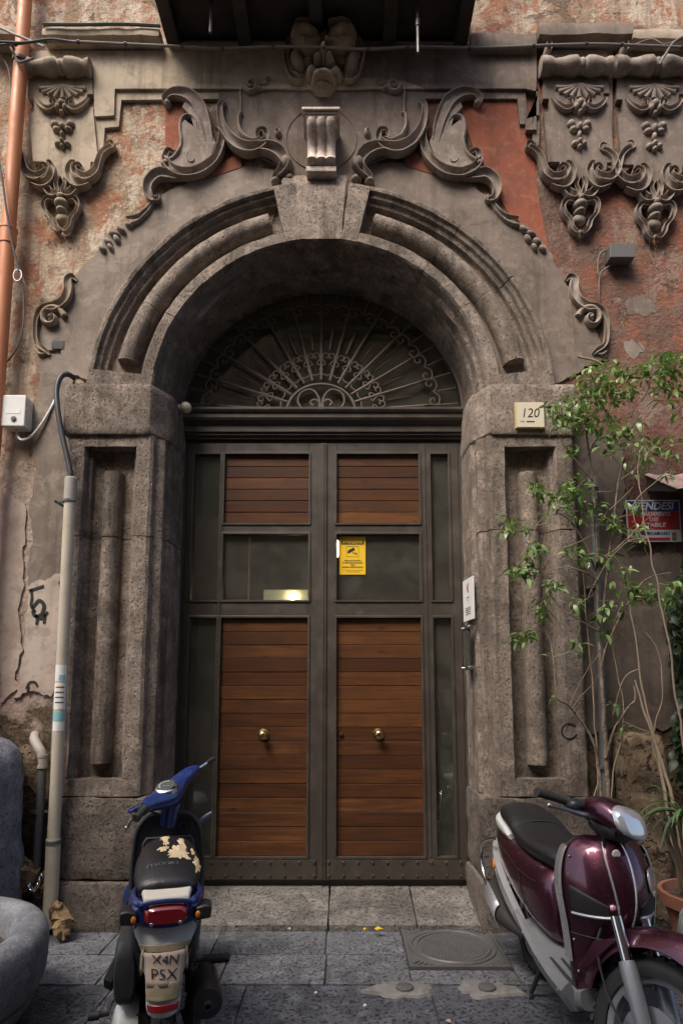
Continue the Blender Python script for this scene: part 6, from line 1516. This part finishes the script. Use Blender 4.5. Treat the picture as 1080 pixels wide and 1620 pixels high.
    m = MB(); body(m, [(-.13,.46,.035,.04,.10),(-.10,.46,.042,.10,.13),(.02,.45,.045,.11,.13),(.14,.44,.04,.10,.11),(.2,.44,.02,.05,.06)], 2, 3.5); m.v = [v + Vector((0,.145,0)) for v in m.v]; P('air_filter_box', m, 'dark_plastic')
    m = MB(); m.tube([(.02,.17,.32),(.0,.20,.30),(-.05,.205,.285),(-.055,.26,.285)], [0.010,0.010,0.010,0.012], 8); P('kick_lever', m, 'engine')
    m = MB(); m.tube([(-.055,.235,.285),(-.055,.275,.285)], 0.016, 10); P('kick_rubber', m, 'rubber')
    for s in (-1, 1):
        m = MB(); m.tube([(.16,s*.12,.36),(.16,s*.17,.36)], 0.010, 8); pg = P('pillion_peg', m, 'engine')
        m = MB()
        if s < 0:
            m.tube([(.16+0.0*k, s*(.165+.0135*k), .36) for k in range(9)], [0.021 if k % 2 else 0.018 for k in range(9)], 12)
        else: m.obox((.12,s*.20,.37), Vector((-.055,.02,-.03)), Vector((0.0,.016,.01)), Vector((.012,0,-.022)))
        P('peg_rubber', m, 'rubber', pg, bevel=0.004 if s > 0 else 0)
    # silencer and shock
    m = MB(); m.tube([(-.165,-.165,.325),(-.160,-.165,.325),(-.145,-.165,.325),(.10,-.16,.315),(.16,-.15,.31),(.30,-.10,.28)], [0.040,0.055,0.061,0.061,0.035,0.018], 22); ex = P('silencer', m, 'black_plastic')
    m = MB(); m.lathe([(0,-.004),(.010,-.004),(.010,-.022),(.015,-.022),(.016,0.0),(.045,.002)], (-.166,-.165,.325), 'x', 20); P('tail_pipe', m, 'engine', ex)
    m = MB(); m.ell((-.05,-.115,.25),(0.12,0.035,0.10)); P('hub_cover', m, 'black_plastic')
    m = MB(); m.tube([(.02,-.10,.30),(.10,-.10,.62)], 0.018, 10); sh = P('shock_absorber', m, 'engine')
    m = MB(); m.tube([(.035+.055*t_/60 + 0.028*math.cos(t_*0.6), -.10+0.028*math.sin(t_*0.6), .36+.20*t_/60) for t_ in range(61)], 0.005, 6); P('spring', m, 'black_plastic', sh)
    m = MB(); body(m, [(.36,.30,.13,.02,.06),(.5,.285,.16,.015,.06),(.7,.285,.165,.015,.06),(.9,.30,.16,.02,.06),(.98,.33,.14,.02,.04)], 2, 4.0); P('floorboard', m, 'dark_plastic')
    for s in (-1, 1):
        m = MB(); m.tube([(.10,s*.08,.20),(.06,s*.12,.08),(.03,s*.14,.012),(-.01,s*.15,.008)], 0.012, 8); P('stand_leg', m, 'engine')
    return root
blue_scooter()
# ------------------------------------------------------------------ plants and pots on the right
random.seed(23)
def leaf_mesh(name, L, w, mat, droop=0.25, curlw=0.3):
    m = MB(); n = 5; vs = []
    for i in range(n+1):
        t = i/n; ww = w*math.sin(math.pi*min(1, t*0.93+0.05))**0.8*(1-0.25*t); y = L*t; z = -droop*L*t*t
        vs += [(-ww, y, z + curlw*ww), (0, y, z), (ww, y, z + curlw*ww)]
    fs = []
    for i in range(n):
        a = i*3; fs += [(a, a+1, a+4, a+3), (a+1, a+2, a+5, a+4)]
    m.add(vs, fs); return m.mesh(name, M[mat], None, 60)
LEAVES = [leaf_mesh('leaf', 0.068, 0.0165, 'leaf', 0.3), leaf_mesh('leaf', 0.056, 0.015, 'leaf', 0.15, 0.45), leaf_mesh('leaf', 0.078, 0.018, 'leaf', 0.5, 0.2)]
def leaf_matrix(p, d, s, roll):
    d = d.normalized(); side = d.cross(Vector((0,0,1)))
    if side.length < 1e-3: side = Vector((1,0,0))
    side.normalize(); up = side.cross(d).normalized()
    Rm = Matrix((side, d, up)).transposed() @ Matrix.Rotation(roll, 3, 'Y')
    Mx = Rm.to_4x4() @ Matrix.Scale(s, 4); Mx.translation = p; return Mx
def twig_path(px_pts, wob=0.01):
    """px points with depth -> world polyline"""
    out = []
    for x, y, Y in px_pts: out.append((W(x, y, Y)[0], Y, W(x, y, Y)[1]))
    pts = catmull(out, 6)
    return [Vector(p) + mnoise.noise_vector(Vector(p)*7)*wob for p in pts]
def tapered(m, pts, r0, r1, n=7):
    r0 *= 0.85; r1 *= 0.8
    k = len(pts)-1; m.tube(pts, [r0+(r1-r0)*i/k for i in range(k+1)], n)

# --- young ficus tree
px0, py0 = 1.60, 4.0
ficus = thing('ficus_tree', 'young leafy ficus tree with several thin trunks growing beside the right stone jamb', 'tree', (1.62, 3.98, 0.36))
stems = {
 'A': ([(962,1300,3.98),(960,1240,3.98),(957,1180,3.98),(951,1080,4.0),(946,980,4.02),(943,880,4.03),(938,780,4.05),(930,700,4.06),(922,640,4.05)], .019, .007),
 'B': ([(952,1300,3.96),(948,1230,3.96),(942,1190,3.95),(925,1150,3.94),(903,1118,3.92),(882,1106,3.9),(876,1080,3.9),(874,1040,3.92),(866,1005,3.95),(846,986,3.96),(822,1004,3.98)], .012, .003),
 'C': ([(958,1200,3.97),(968,1160,3.93),(990,1122,3.9),(1003,1108,3.9),(1002,1085,3.92)], .013, .006),
 'D': ([(950,1060,4.0),(958,1030,3.97),(975,985,3.93),(1000,945,3.9),(1022,915,3.88),(1060,905,3.86)], .010, .003),
 'E': ([(954,960,4.02),(960,900,4.0),(970,820,3.98),(980,750,3.96),(990,690,3.95),(1006,640,3.94),(1040,612,3.93)], .010, .003),
 'F': ([(942,905,4.03),(925,860,3.98),(905,828,3.95),(885,812,3.93),(862,818,3.93),(848,832,3.94),(845,852,3.94)], .007, .002),
 'G': ([(944,925,4.03),(915,895,3.97),(892,872,3.95),(872,842,3.95)], .006, .002),
 'H': ([(946,920,4.02),(925,905,3.93),(900,897,3.9),(872,902,3.9),(850,912,3.92),(830,905,3.92)], .006, .002),
 'I': ([(948,1000,4.0),(925,985,3.95),(895,968,3.93),(870,940,3.93),(868,905,3.93)], .006, .002),
 'J': ([(955,880,4.0),(975,868,3.93),(1000,845,3.9),(1035,835,3.88)], .006, .002),
 'K': ([(936,760,4.05),(915,735,4.0),(890,700,3.97),(872,665,3.96)], .007, .002),
 'L': ([(930,720,4.06),(945,690,4.0),(962,650,3.97),(975,612,3.95)], .007, .002),
 'M': ([(915,563,4.2),(940,570,4.12),(970,588,4.05),(1000,598,4.0),(1040,596,3.95)], .011, .005),
 'N': ([(984,740,3.96),(965,720,3.96),(952,700,3.97),(955,672,3.97)], .005, .002),
 'O': ([(982,760,3.96),(1005,740,3.9),(1030,712,3.88),(1066,706,3.87)], .005, .002),
 'P': ([(948,1230,3.97),(940,1260,3.97),(936,1300,3.97)], .006, .006),
 'Q': ([(966,1300,3.95),(968,1230,3.95),(980,1170,3.94),(985,1120,3.95),(975,1060,3.97),(968,1000,3.98),(985,950,3.98)], .006, .003),
 'R': ([(940,840,4.04),(955,815,3.97),(972,800,3.95),(1000,770,3.93)], .005, .002),
 'S': ([(865,905,3.93),(858,940,3.93),(850,985,3.94)], .003, .002),
 'T': ([(945,1300,3.99),(944,1210,3.99),(938,1120,4.0),(932,1040,4.02),(926,960,4.04),(920,880,4.05)], .007, .004),
}
m = MB(); tapered(m, twig_path(stems['A'][0]), *stems['A'][1:], 10); m.build('trunk', M['bark'], ficus, smooth=60)
for k, (pts, r0, r1) in stems.items():
    if k == 'A': continue
    m = MB(); tapered(m, twig_path(pts), r0, r1, 7); m.build('branch', M['bark'] if r0 > .009 else M['twig'], ficus, smooth=60)
# leaf clusters: px, py, spread px, count, depth
clusters = [(935,602,26,34,4.02),(970,588,24,26,4.0),(1004,592,24,26,3.97),(1040,580,26,34,3.94),(1066,575,20,26,3.92),(1062,600,22,18,3.92),(905,640,24,26,4.0),(930,630,22,28,4.02),(962,622,22,24,3.99),(990,618,20,16,3.96),(1050,622,22,20,3.92),(884,655,18,20,3.97),(895,672,18,18,3.97),(866,640,10,4,3.96),(920,668,20,24,4.0),(950,668,24,24,3.98),(978,690,22,22,3.96),(1000,668,16,10,3.95),(1020,705,24,18,3.92),(960,705,20,14,3.97),(905,712,12,7,3.97),(1060,708,22,16,3.9),(1000,735,20,9,3.93),
 (915,770,22,20,3.98),(900,785,18,14,3.96),(848,768,10,9,3.95),(862,782,14,12,3.95),(935,800,14,9,4.0),(882,795,12,8,3.95),(803,826,11,8,3.94),(798,842,8,6,3.94),(826,834,10,8,3.94),(912,815,14,10,3.97),(858,812,5,2,3.94),(848,868,12,13,3.92),(838,884,9,7,3.92),(817,905,14,15,3.92),(834,906,12,12,3.92),(872,926,12,14,3.93),(907,870,14,8,3.96),(955,880,14,10,3.98),(925,885,10,6,3.98),(962,822,14,8,3.95),(1000,800,12,8,3.93),(975,835,10,7,3.92),(1005,838,14,10,3.9),(1012,860,8,5,3.89),(912,950,12,8,3.95),(855,955,12,9,3.93),(858,970,8,6,3.93),(820,1010,13,10,3.97),(840,1002,8,6,3.96),(912,1015,8,5,3.97),(920,1035,6,3,3.97),(980,925,16,9,3.93),(1012,940,16,18,3.9),(1040,935,18,20,3.88),(1060,952,12,10,3.87),(1068,925,9,6,3.87),(970,960,14,7,3.95),(950,975,12,6,3.98),(955,1000,8,4,3.97),(990,900,10,5,3.93),(985,1150,10,6,3.92),(972,1115,7,3,3.93),(874,1105,5,2,3.9),(866,1036,4,1,3.92),(1060,750,16,6,3.9),(1075,650,14,9,3.9)]
allv = []
for cx_, cy_, sp_, n_, Y_ in clusters:
    for i in range(int(n_*2.3)):
        a_ = random.uniform(0, 2*math.pi); r_ = sp_*math.sqrt(random.random()); Y = Y_ + random.uniform(-1, 1)*sp_*0.0042
        x, z = W(cx_+r_*math.cos(a_)*1.1, cy_+r_*math.sin(a_)*0.85, Y)
        d = Vector((random.uniform(-1,1)+0.4*math.cos(a_), random.uniform(-1,0.7), random.uniform(-0.9,0.35)))
        allv.append((Vector((x, Y, z)), d, random.uniform(0.5, 1.02), random.uniform(-0.6, 0.6), random.randrange(3)))
allv.sort(key=lambda q: q[0].y)
for q in allv[:300]:
    o = bpy.data.objects.new('leaf', LEAVES[q[4]]); COL.objects.link(o); o.parent = ficus
    Mx = leaf_matrix(q[0] - OFF[ficus.name], q[1], q[2], q[3]); o.matrix_local = Mx
m = MB()
for q in allv[300:]:
    me = LEAVES[q[4]]; Mx = leaf_matrix(q[0], q[1], q[2], q[3]); m.add([Mx @ v.co for v in me.vertices], [tuple(p.vertices) for p in me.polygons])
m.build('foliage', M['leaf'], ficus, smooth=60, kind='stuff')
for i in range(26):                                # thin bare side shoots
    k = random.choice('ABDEFGHIJKLQT'); path = twig_path(stems[k][0]); p = path[random.randrange(len(path)//4, len(path)-2)]
    d = Vector((random.uniform(-1,1), random.uniform(-.7,.3), random.uniform(-.1,1))).normalized(); L = random.uniform(.12,.34)
    m = MB(); pts = [p + d*(L*t_/6) + mnoise.noise_vector(p*3+Vector((i,0,t_*.25)))*(0.035*t_/6) for t_ in range(7)]; m.tube(pts, [0.0036-0.0004*t_ for t_ in range(7)], 5); m.build('shoot', M['twig'], ficus, smooth=60)
# petioles: short twigs inside each cluster
m = MB()
for cx_, cy_, sp_, n_, Y_ in clusters:
    c = Vector((W(cx_, cy_, Y_)[0], Y_, W(cx_, cy_, Y_)[1]))
    for i in range(max(1, n_//6)):
        d = Vector((random.uniform(-1,1), random.uniform(-.5,.5), random.uniform(-.6,.8)))*sp_*0.0036
        m.tube([c - d*0.6, c + d*0.2 + Vector((0,0,0.006)), c + d], [0.0026,0.002,0.0012], 5)
m.build('twigs', M['twig'], ficus, smooth=60, kind='stuff')
pc = (1.62, 4.0)
pot = thing('plant_pot', 'terracotta pot of the ficus tree, hidden behind the maroon scooter', 'pot', (*pc, 0))
m = MB(); m.lathe([(0,.0),(.13,.0),(.175,.30),(.195,.30),(.20,.37),(.18,.37),(.172,.32),(0,.32)], (*pc, 0), n=32); m.build('pot_wall', M['terracotta'], pot)
m = MB(); m.lathe([(0,.345),(.1,.35),(.176,.335)], (*pc, 0), n=24); m.jitter(.008, 14); m.build('soil', M['soil'], pot)

# grey standpipe behind the ficus
p1, p0 = P3(938,768,4.28), P3(952,1280,4.28)
t = base_thing('grey_standpipe', 'dark grey wall pipe standing behind the ficus trunks', 'pipe', (p0.x, 4.28, 0))
m = MB(); m.tube([(p0.x+.02,4.28,0.0), p1], 0.030, 14); m.build('pipe', M['grey_pipe'], t)
m = MB(); m.tube([p1 - Vector((0,0,.02)), p1 + Vector((0,0,.06))], 0.036, 14); m.build('socket', M['pale_pipe'], t)
for zz in (1.0, 2.2): m = MB(); m.tube([(p0.x+.01-.006*zz,4.28,zz),(p0.x+.01-.006*zz,4.28,zz+.02)], 0.036, 14); m.box(p0.x-.01, p0.x+.01, 4.3, 4.36, zz, zz+.02); m.build('bracket', M['grey_plastic'], t)

# --- dry shrub in the terracotta pot at the far right
dry = thing('dry_shrub', 'nearly bare shrub with long pale dry stems leaning left from the terracotta pot', 'shrub', (2.0, 3.72, 0.4))
for pts, r0, r1 in (([(1078,1410,3.72),(1062,1330,3.74),(1050,1250,3.78),(1030,1150,3.84),(1012,1060,3.88),(1000,985,3.9),(990,905,3.92)], .013, .004),
                    ([(1082,1400,3.70),(1066,1280,3.74),(1040,1190,3.80),(1018,1120,3.84),(1005,1075,3.86)], .015, .006),
                    ([(1095,1380,3.68),(1090,1240,3.68),(1072,1120,3.70),(1055,1010,3.72),(1040,930,3.74),(1026,860,3.76),(1014,800,3.78),(1008,748,3.8),(1012,712,3.8)], .009, .003),
                    ([(1076,1400,3.74),(1048,1250,3.82),(1032,1170,3.86),(1048,1100,3.84),(1040,1030,3.86),(1018,1000,3.88)], .007, .003),
                    ([(1020,860,3.77),(1000,800,3.78),(1040,760,3.76),(1062,742,3.75)], .004, .002),
                    ([(1024,850,3.77),(990,860,3.8),(950,905,3.84),(930,945,3.88)], .004, .002),
                    ([(1030,1160,3.84),(1006,1150,3.84),(985,1140,3.86)], .004, .002),
                    ([(1012,1060,3.88),(990,1070,3.88),(975,1100,3.9),(968,1130,3.9)], .005, .002)):
    m = MB(); tapered(m, twig_path(pts, 0.014), r0, r1, 7); m.build('stem', M['twig'], dry, smooth=60)
ct = thing('cut_canes', 'bundle of pale cut canes sticking up from the terracotta pot', 'canes', (2.02, 3.62, 0.38))
for (a_, b_) in (((1040,1288),(1082,1390)),((1050,1284),(1078,1360)),((1056,1302),(1086,1400)),((1046,1310),(1080,1395)),((1064,1270),(1080,1340))):
    m = MB(); m.tube([P3(b_[0]+6, b_[1]+30, 3.62), P3(*b_, 3.62), P3(*a_, 3.58)], [0.010,0.009,0.007], 8); m.build('cane', M['twig'], ct, smooth=60)
pot = thing('plant_pot', 'wide terracotta pot at the right edge behind the maroon scooter', 'pot', (2.02, 3.66, 0))
m = MB(); m.lathe([(0,.0),(.17,.0),(.235,.34),(.262,.345),(.268,.41),(.245,.412),(.235,.36),(0,.35)], (2.02,3.66,0), n=36); m.build('pot_wall', M['terracotta'], pot)
m = MB(); m.lathe([(0,.37),(.12,.385),(.238,.37)], (2.02,3.66,0), n=28); m.jitter(.01, 12); m.build('soil', M['soil'], pot)
st_ = thing('round_planter', 'rounded speckled grey concrete planter half hidden behind the maroon scooter front', 'planter', (1.94, 3.2, 0))
m = MB(); m.lathe([(0,.02),(.2,.02),(.27,.10),(.31,.22),(.315,.32),(.30,.40),(.27,.445),(.235,.455),(.215,.44),(.21,.36),(0,.34)], (1.94,3.2,0), n=44); m.jitter(.002, 20); m.build('bowl', M['grey_granite'], st_)
m = MB(); m.lathe([(0,.37),(.1,.375),(.214,.365)], (1.94,3.2,0), n=24); m.jitter(.006, 14); m.build('soil', M['soil'], st_)
# spiky plant
sp_ = thing('spiky_plant', 'spiky plant with narrow arching green blades at the right edge', 'plant', (2.08, 3.5, 0.62))
bm_ = []
for i in range(34):
    a_ = random.uniform(0, 6.28); L = random.uniform(0.22, 0.4); up_ = random.uniform(0.15, 1.1); c = P3(1085, 1292, 3.5)
    d = Vector((math.cos(a_), math.sin(a_)*0.7, 0)); m = MB(); rr = []
    sd_ = Vector((-d.y, d.x, 0))
    for k in range(7):
        t_ = k/6; p = c + d*(L*t_*(1-0.15*t_)) + Vector((0,0,L*(up_*t_ - 0.75*t_*t_))); w_ = 0.011*math.sin(math.pi*(0.15+0.85*t_))**0.7
        rr.append([p - sd_*w_ + Vector((0,0,w_*.4)), p, p + sd_*w_ + Vector((0,0,w_*.4))])
    m.loft(rr, cap=False, closed=False); m.build('blade', M['leaf_blade'], sp_, smooth=60)
m = MB(); m.tube([P3(1090,1395,3.6), P3(1092,1340,3.54), P3(1085,1292,3.5)], 0.014, 8); m.build('stem', M['bark'], sp_)
# ivy mass on the wall at the right edge
ivy = thing('ivy', 'dark ivy hanging on the wall at the right edge', 'ivy', (2.3, 4.3, 0.9))
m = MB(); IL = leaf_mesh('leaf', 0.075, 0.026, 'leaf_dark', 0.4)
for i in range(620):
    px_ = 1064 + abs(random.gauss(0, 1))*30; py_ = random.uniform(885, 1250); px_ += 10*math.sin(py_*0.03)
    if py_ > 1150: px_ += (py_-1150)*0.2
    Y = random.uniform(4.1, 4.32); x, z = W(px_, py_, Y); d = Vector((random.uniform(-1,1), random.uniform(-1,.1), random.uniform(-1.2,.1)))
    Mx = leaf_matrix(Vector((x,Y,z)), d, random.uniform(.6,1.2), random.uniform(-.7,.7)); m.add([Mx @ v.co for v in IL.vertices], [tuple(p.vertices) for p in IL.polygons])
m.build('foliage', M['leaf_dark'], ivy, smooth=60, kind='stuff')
m = MB()
for k in range(6): m.tube(catmull([P3(1075+k*9+4*math.sin(y_*.05+k), y_, 4.34) for y_ in (1400,1280,1160,1040,930,880)], 4), 0.006, 6)
m.build('stems', M['bark'], ivy, smooth=60, kind='stuff')
# hewn block at the foot of the right wall
m = MB(); a_, b_ = P3(985, 1160, 4.15), P3(1040, 1262, 4.15); rough_block(m, a_.x, b_.x+.05, 4.08, 4.37, 0.0, a_.z, 0.05, .02, .05, 4); o = m.build('guard_stone', M['rubble'], smooth=60)
tag(o, 'rough brown guard stone standing between ficus and dry shrub', 'guard stone')
